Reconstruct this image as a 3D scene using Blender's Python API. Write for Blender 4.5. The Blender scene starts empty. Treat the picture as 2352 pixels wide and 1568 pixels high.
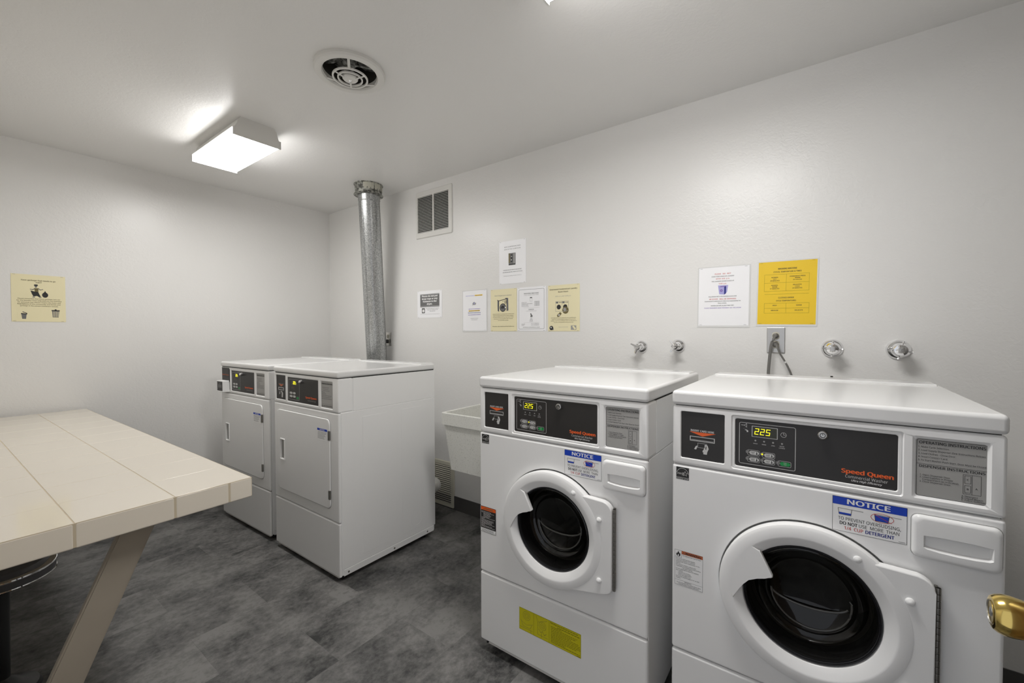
import bpy, bmesh, math, random
from mathutils import Vector, Matrix
random.seed(7)
SC = bpy.context.scene
COL = SC.collection
PI = math.pi

# ------------------------------------------------------------------ camera
F_PX, YAW, PITCH, ROLL, CAM_H = 968.06, 36.303, -1.1522, -0.1315, 1.2926
y_, t_, r_ = map(math.radians, (YAW, PITCH, ROLL))
Fw = Vector((-math.sin(y_), math.cos(y_), 0)); Rt = Vector((math.cos(y_), math.sin(y_), 0)); Up = Vector((0, 0, 1))
F2 = Fw*math.cos(t_)+Up*math.sin(t_); U2 = Up*math.cos(t_)-Fw*math.sin(t_)
R3 = Rt*math.cos(r_)+U2*math.sin(r_); U3 = U2*math.cos(r_)-Rt*math.sin(r_)
cam_d = bpy.data.cameras.new('camera'); cam = bpy.data.objects.new('camera', cam_d); COL.objects.link(cam)
M = Matrix((R3, U3, -F2)).transposed().to_4x4(); M.translation = Vector((0, 0, CAM_H))
cam.matrix_world = M
cam_d.sensor_width = 36; cam_d.sensor_fit = 'HORIZONTAL'; cam_d.lens = F_PX/2352*36
cam_d.clip_start = 0.02; cam_d.clip_end = 50
SC.camera = cam

# ------------------------------------------------------------------ world and exposure
w = bpy.data.worlds.new('world'); SC.world = w; w.use_nodes = True
w.node_tree.nodes['Background'].inputs[0].default_value = (.9, .93, 1, 1)
w.node_tree.nodes['Background'].inputs[1].default_value = 0.8
SC.view_settings.view_transform = 'Standard'; SC.view_settings.look = 'None'
SC.view_settings.gamma = 1; SC.view_settings.use_curve_mapping = False
SC.view_settings.exposure = 0.0
LAMP_E = 30.0
SC.cycles.max_bounces = 10; SC.cycles.diffuse_bounces = 6; SC.cycles.glossy_bounces = 4
SC.cycles.transparent_max_bounces = 12

# ------------------------------------------------------------------ room measures
D, L, C = 2.221, -3.7835, 2.4271        # back wall y, left wall x, ceiling z
XR, YF = 1.30, -0.03                     # right wall x, front wall y

# ------------------------------------------------------------------ materials
def mat(name, col, rough=.5, metal=0., spec=.5, emit=None, es=0., coat=0.):
    m = bpy.data.materials.new(name); m.use_nodes = True
    b = m.node_tree.nodes['Principled BSDF']
    b.inputs['Base Color'].default_value = (*col, 1); b.inputs['Roughness'].default_value = rough
    b.inputs['Metallic'].default_value = metal; b.inputs['Specular IOR Level'].default_value = spec
    b.inputs['Coat Weight'].default_value = coat
    if emit:
        b.inputs['Emission Color'].default_value = (*emit, 1); b.inputs['Emission Strength'].default_value = es
    return m
def nd(m, t, **kw):
    n = m.node_tree.nodes.new(t)
    for k, v in kw.items(): setattr(n, k, v)
    return n
def lk(m, a, ao, b, bi): m.node_tree.links.new(a.outputs[ao], b.inputs[bi])
def bsdf(m): return m.node_tree.nodes['Principled BSDF']
def noise_col(m, c1, c2, scale=8, detail=6, lo=.35, hi=.65, stretch=(1, 1, 1)):
    tc = nd(m, 'ShaderNodeTexCoord'); mp = nd(m, 'ShaderNodeMapping'); mp.inputs['Scale'].default_value = stretch
    n = nd(m, 'ShaderNodeTexNoise'); n.inputs['Scale'].default_value = scale; n.inputs['Detail'].default_value = detail
    r = nd(m, 'ShaderNodeValToRGB')
    r.color_ramp.elements[0].position = lo; r.color_ramp.elements[0].color = (*c1, 1)
    r.color_ramp.elements[1].position = hi; r.color_ramp.elements[1].color = (*c2, 1)
    lk(m, tc, 'Object', mp, 'Vector'); lk(m, mp, 'Vector', n, 'Vector'); lk(m, n, 'Fac', r, 'Fac'); lk(m, r, 'Color', bsdf(m), 'Base Color')
    return tc, mp, n, r
def bump(m, scale=200, dist=.0005, strength=.3, detail=3):
    tc = nd(m, 'ShaderNodeTexCoord'); n = nd(m, 'ShaderNodeTexNoise')
    n.inputs['Scale'].default_value = scale; n.inputs['Detail'].default_value = detail
    b = nd(m, 'ShaderNodeBump'); b.inputs['Distance'].default_value = dist; b.inputs['Strength'].default_value = strength
    lk(m, tc, 'Object', n, 'Vector'); lk(m, n, 'Fac', b, 'Height'); lk(m, b, 'Normal', bsdf(m), 'Normal')

def plaster(name, col, rough):
    m = mat(name, col, rough, spec=.5)
    tc = nd(m, 'ShaderNodeTexCoord')
    n1 = nd(m, 'ShaderNodeTexNoise'); n1.inputs['Scale'].default_value = 42; n1.inputs['Detail'].default_value = 3; n1.inputs['Distortion'].default_value = 1.0
    r1 = nd(m, 'ShaderNodeValToRGB'); r1.color_ramp.elements[0].position = .47; r1.color_ramp.elements[1].position = .53
    n2 = nd(m, 'ShaderNodeTexNoise'); n2.inputs['Scale'].default_value = 95; n2.inputs['Detail'].default_value = 2
    mx = nd(m, 'ShaderNodeMath', operation='MULTIPLY_ADD'); mx.inputs[1].default_value = .5
    b = nd(m, 'ShaderNodeBump'); b.inputs['Distance'].default_value = .0009; b.inputs['Strength'].default_value = .32
    for n in (n1, n2): lk(m, tc, 'Object', n, 'Vector')
    lk(m, n1, 'Fac', r1, 'Fac'); lk(m, r1, 'Color', mx, 0); lk(m, n2, 'Fac', mx, 2); lk(m, mx, 0, b, 'Height'); lk(m, b, 'Normal', bsdf(m), 'Normal')
    return m
M_WALL = plaster('wall_paint', (.80, .792, .775), .33)
M_CEIL = plaster('ceiling_paint', (.80, .792, .775), .33)
M_WHITE = mat('white_enamel', (.89, .89, .885), .26); bump(M_WHITE, 420, .00012, .25, 2)
M_LID = mat('white_enamel_lid', (.80, .80, .795), .16)
M_WPL = mat('white_plastic', (.86, .86, .855), .32)
M_TRIMW = mat('white_painted_metal', (.74, .73, .70), .4)
M_YELLOWED = mat('yellowed_painted_metal', (.62, .60, .50), .45)
M_DARK = mat('dark_gap', (.012, .012, .012), .8)
M_BLK = mat('black_panel', (.022, .020, .019), .42)
M_BLKPL = mat('black_rubber', (.015, .015, .016), .35)
M_GASK = mat('gasket_rubber', (.03, .03, .032), .16)
M_RIDGE = mat('moulded_glass_ridge', (.10, .098, .09), .12)
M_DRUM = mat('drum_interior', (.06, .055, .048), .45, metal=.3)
M_CHROME = mat('chrome', (.85, .85, .86), .06, metal=1)
M_STEEL = mat('stainless_steel', (.55, .54, .52), .28, metal=1)
M_BRASS = mat('polished_brass', (.70, .52, .16), .14, metal=1)
M_HINGE = mat('hinge_metal', (.25, .24, .22), .4, metal=.9)
M_BASE = mat('vinyl_baseboard', (.085, .08, .078), .5)
M_CORD = mat('grey_cord', (.16, .155, .145), .5)
M_TAPE = mat('white_tape', (.75, .75, .73), .5)
M_LEG = mat('painted_timber', (.34, .30, .24), .45)
noise_col(M_LEG, (.30, .265, .215), (.37, .325, .265), 3, 4)
M_PIPE = mat('galvanised_steel', (.5, .5, .5), .30, metal=.85)
_t, _m, _n, _r = noise_col(M_PIPE, (.30, .31, .31), (.58, .59, .59), 130, 5, .35, .65)
M_RUST = mat('worn_galvanised', (.4, .4, .38), .5, metal=.6)
noise_col(M_RUST, (.10, .10, .09), (.46, .46, .42), 45, 5, .4, .6)
M_SINK = mat('speckled_composite', (.58, .58, .54), .55)
tc = nd(M_SINK, 'ShaderNodeTexCoord'); n1 = nd(M_SINK, 'ShaderNodeTexNoise'); n1.inputs['Scale'].default_value = 160; n1.inputs['Detail'].default_value = 3
r1 = nd(M_SINK, 'ShaderNodeValToRGB'); r1.color_ramp.elements[0].position = .34; r1.color_ramp.elements[0].color = (.52, .52, .48, 1)
r1.color_ramp.elements[1].position = .44; r1.color_ramp.elements[1].color = (.66, .66, .62, 1)
lk(M_SINK, tc, 'Object', n1, 'Vector'); lk(M_SINK, n1, 'Fac', r1, 'Fac'); lk(M_SINK, r1, 'Color', bsdf(M_SINK), 'Base Color')
M_TILE = mat('glazed_cream_tile', (.76, .70, .60), .12, coat=.3)
M_GROUT = mat('tile_grout', (.56, .48, .35), .8)
M_LAMP = mat('lit_lens', (1, 1, 1), .4, emit=(1, .985, .965), es=LAMP_E)
M_LAMP2 = mat('lit_lens_brighter', (1, 1, 1), .4, emit=(1, .985, .965), es=LAMP_E*1.35)
M_LSIDE = mat('lit_lens_side', (1, 1, 1), .4, emit=(1, .985, .965), es=LAMP_E*.6)
M_VINYL = mat('grey_vinyl_seat', (.08, .08, .085), .4)
M_DOOR = mat('brown_wood_door', (.16, .10, .055), .45)
noise_col(M_DOOR, (.12, .07, .035), (.20, .13, .07), 4, 6, stretch=(6, 6, .6))
M_PAPER = mat('white_paper', (.93, .93, .95), .35)
M_CREAM = mat('cream_paper', (.86, .79, .52), .45)
M_YPAPER = mat('yellow_paper', (.86, .58, .02), .4)
M_STICKY = mat('yellow_sticker', (.66, .60, .01), .35)
M_INK = mat('black_ink', (.02, .02, .02), .5)
M_GINK = mat('grey_ink', (.16, .16, .16), .5)
M_LINK = mat('light_grey_ink', (.35, .35, .34), .5)
M_PW = mat('print_white', (.88, .88, .88), .4)
M_PG = mat('print_grey', (.62, .62, .61), .4)
M_ORANGE = mat('print_orange', (.85, .13, .02), .4)
M_DORANGE = mat('print_dull_orange', (.55, .14, .05), .4)
M_BLUE = mat('print_blue', (.0, .045, .48), .4)
M_NAVY = mat('print_navy', (.01, .02, .22), .5)
M_RED = mat('print_red', (.55, .05, .04), .5)
M_PURPLE = mat('print_purple', (.22, .14, .45), .5)
M_LILAC = mat('print_lilac', (.42, .40, .72), .5)
M_HILITE = mat('print_highlighter', (.95, .62, .02), .5)
M_GREEN = mat('print_green', (.0, .30, .06), .4)
M_OLIVE = mat('print_olive', (.22, .20, .0), .5)
M_BROWN = mat('print_brown', (.16, .13, .05), .5)
M_PLATE = mat('brushed_plate', (.40, .395, .38), .5)
M_LED = mat('led_digits', (.9, .85, 0), .5, emit=(1, .9, .02), es=1.15)
M_LEDD = mat('display_window', (.02, .02, .004), .2)
M_SLEEVE = mat('clear_sleeve', (.72, .72, .71), .18)
M_CREAMPL = mat('ivory_plastic', (.62, .60, .50), .4)

# floor: dark slate vinyl tiles
M_FLOOR = mat('slate_vinyl_tile', (.1, .1, .1), .38)
m = M_FLOOR; tc = nd(m, 'ShaderNodeTexCoord')
mp = nd(m, 'ShaderNodeMapping'); mp.inputs['Rotation'].default_value = (0, 0, PI/2)
bk = nd(m, 'ShaderNodeTexBrick'); bk.offset = .5
bk.inputs['Scale'].default_value = 1; bk.inputs['Brick Width'].default_value = .61; bk.inputs['Row Height'].default_value = .305
bk.inputs['Mortar Size'].default_value = .0006; bk.inputs['Bias'].default_value = 0
bk.inputs['Color1'].default_value = (0, 0, 0, 1); bk.inputs['Color2'].default_value = (1, 1, 1, 1); bk.inputs['Mortar'].default_value = (.3, .3, .3, 1)
mp2 = nd(m, 'ShaderNodeMapping'); mp2.inputs['Scale'].default_value = (2.0, 1.5, 1)
cmb = nd(m, 'ShaderNodeVectorMath', operation='MULTIPLY_ADD'); cmb.inputs[1].default_value = (7, 13, 5)
n1 = nd(m, 'ShaderNodeTexNoise'); n1.inputs['Scale'].default_value = 2.1; n1.inputs['Detail'].default_value = 12; n1.inputs['Roughness'].default_value = .70
n2 = nd(m, 'ShaderNodeTexNoise'); n2.inputs['Scale'].default_value = 22; n2.inputs['Detail'].default_value = 8; n2.inputs['Roughness'].default_value = .7
ad = nd(m, 'ShaderNodeMath', operation='MULTIPLY_ADD'); ad.inputs[1].default_value = .50
ad2 = nd(m, 'ShaderNodeMath', operation='MULTIPLY_ADD'); ad2.inputs[1].default_value = .07
rp = nd(m, 'ShaderNodeValToRGB')
rp.color_ramp.elements[0].position = .60; rp.color_ramp.elements[0].color = (.030, .031, .031, 1)
rp.color_ramp.elements[1].position = .90; rp.color_ramp.elements[1].color = (.22, .215, .208, 1)
lk(m, tc, 'Object', mp, 'Vector'); lk(m, mp, 'Vector', bk, 'Vector')
lk(m, tc, 'Object', mp2, 'Vector'); lk(m, bk, 'Color', cmb, 0); lk(m, mp2, 'Vector', cmb, 2)
lk(m, cmb, 'Vector', n1, 'Vector'); lk(m, mp2, 'Vector', n2, 'Vector')
lk(m, n2, 'Fac', ad, 0); lk(m, n1, 'Fac', ad, 2); lk(m, bk, 'Color', ad2, 0); lk(m, ad, 0, ad2, 2)
lk(m, ad2, 0, rp, 'Fac'); lk(m, rp, 'Color', bsdf(m), 'Base Color')
b = nd(m, 'ShaderNodeBump'); b.inputs['Distance'].default_value = .0006; b.inputs['Strength'].default_value = .25
lk(m, n2, 'Fac', b, 'Height'); lk(m, b, 'Normal', bsdf(m), 'Normal')

# door glass: thin dark glazing that lets the drum show through
M_GLASS = bpy.data.materials.new('smoked_glass'); M_GLASS.use_nodes = True
nt = M_GLASS.node_tree; nt.nodes.clear()
o_ = nt.nodes.new('ShaderNodeOutputMaterial'); tr = nt.nodes.new('ShaderNodeBsdfTransparent'); tr.inputs[0].default_value = (.62, .61, .58, 1)
gl = nt.nodes.new('ShaderNodeBsdfGlossy'); gl.inputs['Roughness'].default_value = .03; gl.inputs[0].default_value = (.9, .9, .9, 1)
lw = nt.nodes.new('ShaderNodeLayerWeight'); lw.inputs['Blend'].default_value = .5
pw = nt.nodes.new('ShaderNodeMath'); pw.operation = 'POWER'; pw.inputs[1].default_value = 4
fr = nt.nodes.new('ShaderNodeMath'); fr.operation = 'MULTIPLY_ADD'; fr.inputs[1].default_value = .6; fr.inputs[2].default_value = .035
nt.links.new(lw.outputs['Facing'], pw.inputs[0]); nt.links.new(pw.outputs[0], fr.inputs[0]); mx = nt.nodes.new('ShaderNodeMixShader')
nt.links.new(fr.outputs[0], mx.inputs[0]); nt.links.new(tr.outputs[0], mx.inputs[1]); nt.links.new(gl.outputs[0], mx.inputs[2]); nt.links.new(mx.outputs[0], o_.inputs[0])

# ------------------------------------------------------------------ object helpers
def finish(me, mats, smooth=True, angle=32):
    for mm in (mats if isinstance(mats, (list, tuple)) else [mats]): me.materials.append(mm)
    if smooth:
        me.shade_smooth(); me.set_sharp_from_angle(angle=math.radians(angle))
def obj(name, bm, mats, parent=None, smooth=True, angle=32, label=None):
    me = bpy.data.meshes.new(name)
    bmesh.ops.recalc_face_normals(bm, faces=bm.faces[:])
    bm.to_mesh(me); bm.free(); finish(me, mats, smooth, angle)
    o = bpy.data.objects.new(name, me); COL.objects.link(o)
    if smooth:
        wn = o.modifiers.new('weighted_normal', 'WEIGHTED_NORMAL'); wn.weight = 100; wn.keep_sharp = True
    if parent: o.parent = parent
    if label: o['label'] = label
    return o
def tag(o, label, cat, group=None, kind=None):
    o['label'] = label; o['category'] = cat
    if group: o['group'] = group
    if kind: o['kind'] = kind
    return o
def empty(name, loc, rz=0.):
    o = bpy.data.objects.new(name, None); COL.objects.link(o); o.location = loc; o.rotation_euler = (0, 0, rz)
    o.empty_display_size = .1
    return o
def struct(o): o['kind'] = 'structure'; return o
def dup(o, parent=None):
    c = o.copy(); COL.objects.link(c)
    if parent: c.parent = parent
    for ch in list(o.children): dup(ch, c)
    return c
def box(bm, x0, x1, y0, y1, z0, z1, bev=0., seg=3, mi=0):
    g = bmesh.ops.create_cube(bm, size=1)
    for v in g['verts']:
        v.co = Vector(((x0+x1)/2+v.co.x*(x1-x0), (y0+y1)/2+v.co.y*(y1-y0), (z0+z1)/2+v.co.z*(z1-z0)))
    fs = set(f for v in g['verts'] for f in v.link_faces)
    for f in fs: f.material_index = mi
    if bev > 0:
        es = set(e for v in g['verts'] for e in v.link_edges)
        bmesh.ops.bevel(bm, geom=list(es), offset=bev, segments=seg, profile=.5, affect='EDGES', material=-1)
    return bm
def nbm(): return bmesh.new()
def rr(x0, x1, z0, z1, r, n=5):
    pts = []
    for cx, cz, a0 in ((x1-r, z1-r, 0), (x0+r, z1-r, 90), (x0+r, z0+r, 180), (x1-r, z0+r, 270)):
        for i in range(n+1):
            a = math.radians(a0+90*i/n); pts.append((cx+r*math.cos(a), cz+r*math.sin(a)))
    return pts
def circ(cx, cz, r, n=64, ph=0): return [(cx+r*math.cos(2*PI*i/n+ph), cz+r*math.sin(2*PI*i/n+ph)) for i in range(n)]
def loopv(bm, pts, y): return [bm.verts.new((x, y, z)) for x, z in pts]
def bridge(bm, a, b, mi=0):
    n = len(a)
    for i in range(n):
        f = bm.faces.new((a[i], a[(i+1) % n], b[(i+1) % n], b[i])); f.material_index = mi
def scaled(pts, dx, dz=None):
    dz = dx if dz is None else dz
    xs = [p[0] for p in pts]; zs = [p[1] for p in pts]; cx, cz = (min(xs)+max(xs))/2, (min(zs)+max(zs))/2
    sx = 1-2*dx/(max(xs)-min(xs)); sz = 1-2*dz/(max(zs)-min(zs))
    return [(cx+(x-cx)*sx, cz+(z-cz)*sz) for x, z in pts]
def panel(bm, x0, x1, y0, y1, z0, z1, bev, holes, mi=0, open_back=False):
    """rounded box whose front (y0) face has recesses. holes: (loop, [(inset, depth),...], floor material index)"""
    box(bm, x0, x1, y0, y1, z0, z1, bev, 3, mi)
    if open_back: bmesh.ops.delete(bm, geom=[f for f in bm.faces if abs(f.calc_center_median().y-y1) < 1e-5], context='FACES_ONLY')
    bm.faces.ensure_lookup_table()
    front = max((f for f in bm.faces if abs(f.calc_center_median().y-y0) < 1e-5 and abs(f.normal.y) > .9), key=lambda f: f.calc_area())
    vs = list(front.verts); es = [e for e in front.edges]
    bmesh.ops.delete(bm, geom=[front], context='FACES_ONLY')
    edges = list(es)
    for loop, steps, fm in holes:
        a = loopv(bm, loop, y0); n = len(a)
        for i in range(n): edges.append(bm.edges.new((a[i], a[(i+1) % n])))
        prev = a
        for ins, dep in steps:
            b = loopv(bm, scaled(loop, ins), y0+dep); bridge(bm, prev, b, mi); prev = b
        if fm is not None:
            f = bm.faces.new(prev); f.material_index = fm
    g = bmesh.ops.triangle_fill(bm, use_beauty=True, use_dissolve=False, edges=edges)
    for f in g['geom']:
        if isinstance(f, bmesh.types.BMFace): f.material_index = mi
    return bm
def rpanel(bm, loop, y0, y1, bev, holes, mi=0):
    n = len(loop); k = 3; prev = loopv(bm, loop, y1); last = None
    for i in range(k+1):
        a = PI/2*i/k; cur = loopv(bm, scaled(loop, bev*(1-math.cos(a))), y0+bev*(1-math.sin(a))); bridge(bm, prev, cur, mi); prev = cur
    ed = [bm.edges.get((prev[i], prev[(i+1) % n])) for i in range(n)]
    for lp, steps, fm in holes:
        a_ = loopv(bm, lp, y0); m_ = len(a_)
        ed += [bm.edges.new((a_[i], a_[(i+1) % m_])) for i in range(m_)]
        pv = a_
        for ins, dep in steps:
            b = loopv(bm, scaled(lp, ins), y0+dep); bridge(bm, pv, b, mi); pv = b
        f = bm.faces.new(pv); f.material_index = fm
    g = bmesh.ops.triangle_fill(bm, use_beauty=True, edges=ed)
    for f in g['geom']:
        if isinstance(f, bmesh.types.BMFace): f.material_index = mi
    return bm
def prism(bm, pts, y0, y1, mi=0, bev=0., seg=2):
    a = loopv(bm, pts, y0); b = loopv(bm, pts, y1)
    f1 = bm.faces.new(a); f2 = bm.faces.new(list(reversed(b))); bridge(bm, a, b, mi); f1.material_index = mi; f2.material_index = mi
    if bev > 0:
        es = list(f1.edges)
        bmesh.ops.bevel(bm, geom=es, offset=bev, segments=seg, profile=.5, affect='EDGES')
    return bm
def lathe(bm, prof, mx=None, n=48, mi=0, a0=0, a1=2*PI):
    """prof: (radius, axial) ; spins about local Z ; mx places it"""
    mx = mx or Matrix.Identity(4); rings = []; full = abs(a1-a0-2*PI) < 1e-6
    cnt = n if full else n+1
    for r, h in prof:
        if r < 1e-6: rings.append([bm.verts.new(mx @ Vector((0, 0, h)))]*cnt)
        else: rings.append([bm.verts.new(mx @ Vector((r*math.cos(a0+(a1-a0)*i/n), r*math.sin(a0+(a1-a0)*i/n), h))) for i in range(cnt)])
    for k in range(len(rings)-1):
        A, B = rings[k], rings[k+1]
        for i in range(n):
            j = (i+1) % cnt
            vs = []
            for v in (A[i], A[j], B[j], B[i]):
                if v not in vs: vs.append(v)
            if len(vs) > 2:
                try: f = bm.faces.new(vs); f.material_index = mi
                except ValueError: pass
    return bm
def axis_mx(p, d):
    q = Vector(d).to_track_quat('Z', 'Y'); m = q.to_matrix().to_4x4(); m.translation = Vector(p); return m
def tube(bm, pts, r, n=10, mi=0, flat=1., caps=True):
    pts = [Vector(p) for p in pts]; rings = []; ref = Vector((0, 0, 1))
    for i, p in enumerate(pts):
        d = (pts[min(i+1, len(pts)-1)]-pts[max(i-1, 0)]).normalized()
        rf = ref if abs(d.dot(ref)) < .95 else Vector((0, 1, 0))
        s = d.cross(rf).normalized(); t = s.cross(d).normalized()
        rad = r[i] if isinstance(r, (list, tuple)) else r
        rings.append([bm.verts.new(p+s*rad*math.cos(2*PI*k/n)+t*rad*flat*math.sin(2*PI*k/n)) for k in range(n)])
    for a, b in zip(rings, rings[1:]): bridge(bm, a, b, mi)
    if caps:
        for rg in (rings[0], rings[-1]):
            f = bm.faces.new(rg); f.material_index = mi
    return bm
def spline(pts, n=8):
    P = [Vector(p) for p in pts]; P = [P[0]*2-P[1]]+P+[P[-1]*2-P[-2]]; out = []
    for i in range(1, len(P)-2):
        for k in range(n):
            t = k/n; a, b, c, d = P[i-1], P[i], P[i+1], P[i+2]
            out.append(.5*((2*b)+(-a+c)*t+(2*a-5*b+4*c-d)*t*t+(-a+3*b-3*c+d)*t**3))
    out.append(P[-2]); return out

# ------------------------------------------------------------------ printed sheets, labels and text
_tc = {}
try:
    import os
    FONT = bpy.data.fonts.load(os.path.join(bpy.utils.system_resource('DATAFILES', path='fonts'), 'NotoSansHebrew-Regular.woff2'))
except Exception:
    FONT = None
def text_geo(s, bold=0., shear=0., res=2, space=1.):
    k = (s, bold, shear, res, space)
    if k in _tc: return _tc[k]
    cu = bpy.data.curves.new('t', 'FONT'); cu.body = s; cu.size = 1; cu.offset = bold; cu.shear = shear; cu.resolution_u = res
    cu.space_character = space; cu.fill_mode = 'FRONT'
    if FONT: cu.font = FONT
    ob = bpy.data.objects.new('t', cu); me = bpy.data.meshes.new_from_object(ob)
    vs = [(v.co.x, v.co.y) for v in me.vertices]; fs = [tuple(p.vertices) for p in me.polygons]
    bpy.data.objects.remove(ob); bpy.data.meshes.remove(me); bpy.data.curves.remove(cu)
    _tc[k] = (vs, fs); return _tc[k]
CAPH = max(v[1] for v in text_geo('H')[0])
class Sheet:
    """flat artwork in (u, v) metres; layer k sits k*step above the base"""
    def __init__(s, step=.00018): s.v = []; s.f = []; s.m = []; s.mats = []; s.step = step; s.lay = 0
    def mi(s, m):
        if m not in s.mats: s.mats.append(m)
        return s.mats.index(m)
    def poly(s, pts, m, lay=None):
        s.lay += 0; k = len(s.v); h = (lay if lay is not None else 1)*s.step
        s.v += [(x, y, h) for x, y in pts]; s.f.append(tuple(range(k, k+len(pts)))); s.m.append(s.mi(m))
    def rect(s, x0, y0, x1, y1, m, lay=1): s.poly([(x0, y0), (x1, y0), (x1, y1), (x0, y1)], m, lay)
    def line(s, pts, w, m, lay=2, closed=False):
        pts = list(pts)
        if closed: pts.append(pts[0])
        for (ax, ay), (bx, by) in zip(pts, pts[1:]):
            l = math.hypot(bx-ax, by-ay) or 1e-9; dx, dy = (bx-ax)/l, (by-ay)/l; nx, ny = -dy*w/2, dx*w/2
            ex, ey = dx*w*.35, dy*w*.35
            s.poly([(ax-nx-ex, ay-ny-ey), (bx-nx+ex, by-ny+ey), (bx+nx+ex, by+ny+ey), (ax+nx-ex, ay+ny-ey)], m, lay)
    def disc(s, x, y, r, m, lay=2, n=20, sy=1): s.poly([(x+r*math.cos(2*PI*i/n), y+r*sy*math.sin(2*PI*i/n)) for i in range(n)], m, lay)
    def ring(s, x, y, r, w, m, lay=2, n=28, sy=1): s.line([(x+r*math.cos(2*PI*i/n), y+r*sy*math.sin(2*PI*i/n)) for i in range(n)], w, m, lay, True)
    def rrect(s, x0, y0, x1, y1, r, w, m, lay=2): s.line(rr(x0, x1, y0, y1, r, 3), w, m, lay, True)
    def text(s, t, x, y, h, m, w=None, align='l', bold=0., shear=0., lay=3, res=2, space=1.):
        vs, fs = text_geo(t, 0., shear, res, space)
        if not vs: return
        sc = h/CAPH; x0 = min(v[0] for v in vs); x1 = max(v[0] for v in vs)
        sx = sc if w is None else w/(x1-x0); W = (x1-x0)*sx
        ox = x-(0 if align == 'l' else W/2 if align == 'c' else W)
        k = len(s.v); mi = s.mi(m)
        offs = [(0, 0)] if bold < .003 else [(-bold, 0), (bold, 0)] if bold < .016 else [(-bold, 0), (bold, 0), (0, bold*.5), (0, -bold*.5)]
        for q_, (dx, dy) in enumerate(offs):
            k = len(s.v); s.v += [(ox+(a-x0+dx)*sx, y+(b+dy)*sc, lay*s.step+q_*.00002) for a, b in vs]
            s.f += [tuple(i+k for i in f) for f in fs]; s.m += [mi]*len(fs)
    def build(s, name, parent=None, plane='front', origin=(0, 0, 0), thick=0., base=None, rot=0., label=None):
        """plane front: u->+X, v->+Z, towards -Y ; left: u->+Y, v->+Z, towards +X"""
        ox, oy, oz = origin
        def mp(u, v, h):
            if rot: u, v = u*math.cos(rot)-v*math.sin(rot), u*math.sin(rot)+v*math.cos(rot)
            return (ox+u, oy-h-thick, oz+v) if plane == 'front' else (ox+h+thick, oy+u, oz+v)
        vv = [mp(*a) for a in s.v]; ff = list(s.f); mm = list(s.m)
        if base:            # backing slab
            x0, y0, x1, y1, bmn = base; k = len(vv)
            for h in (.00005, -thick+.0001 if thick else 0):
                vv += [mp(x0, y0, h), mp(x1, y0, h), mp(x1, y1, h), mp(x0, y1, h)]
            i_ = s.mi(bmn); ff.append((k, k+1, k+2, k+3)); mm.append(i_)
            if thick:
                for a in range(4):
                    b_ = (a+1) % 4; ff.append((k+a, k+4+a, k+4+b_, k+b_)); mm.append(i_)
        me = bpy.data.meshes.new(name); me.from_pydata(vv, [], ff)
        for m_ in s.mats: me.materials.append(m_)
        me.polygons.foreach_set('material_index', mm); me.update()
        o = bpy.data.objects.new(name, me); COL.objects.link(o)
        if parent: o.parent = parent
        if label: o['label'] = label
        return o

# ------------------------------------------------------------------ the room
def slab(name, x0, x1, y0, y1, z0, z1, m): return struct(obj(name, box(nbm(), x0, x1, y0, y1, z0, z1), m, smooth=False))
slab('floor', L-.1, XR+.1, YF-.1, D+.1, -.1, 0, M_FLOOR)
bm = nbm()                                       # ceiling with a round opening for the fan
FX, FY = -1.655, 1.075
a = [bm.verts.new((x, y, C)) for x, y in ((L-.1, YF-.1), (XR+.1, YF-.1), (XR+.1, D+.1), (L-.1, D+.1))]
ed = [bm.edges.new((a[i], a[(i+1) % 4])) for i in range(4)]
h_ = [bm.verts.new((x, y, C)) for x, y in circ(FX, FY, .118, 40)]
ed += [bm.edges.new((h_[i], h_[(i+1) % 40])) for i in range(40)]
bmesh.ops.triangle_fill(bm, use_beauty=True, edges=ed)
t2 = [bm.verts.new((v.co.x, v.co.y, C+.22)) for v in h_]; bridge(bm, h_, t2); bm.faces.new(t2)
t3 = [bm.verts.new((v.co.x, v.co.y, C+.26)) for v in a]; bridge(bm, a, t3); bm.faces.new(t3)
struct(obj('ceiling', bm, M_CEIL, smooth=False))
slab('wall_back', L-.1, XR+.1, D, D+.1, 0, C, M_WALL)
slab('wall_left', L-.1, L, YF-.1, D, 0, C, M_WALL)
slab('wall_right', XR, XR+.1, YF-.1, D, 0, C, M_WALL)
# front wall with the open doorway the room is seen from
bm = nbm(); box(bm, L, -.62, YF-.12, YF, 0, C); box(bm, -.62, .27, YF-.12, YF, 2.06, C); box(bm, .27, XR, YF-.12, YF, 0, C)
struct(obj('wall_front', bm, M_WALL, smooth=False))
slab('baseboard_back', L, XR, D-.006, D, 0, .10, M_BASE)
slab('baseboard_left', L, L+.006, YF, D-.006, 0, .10, M_BASE)

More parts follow.
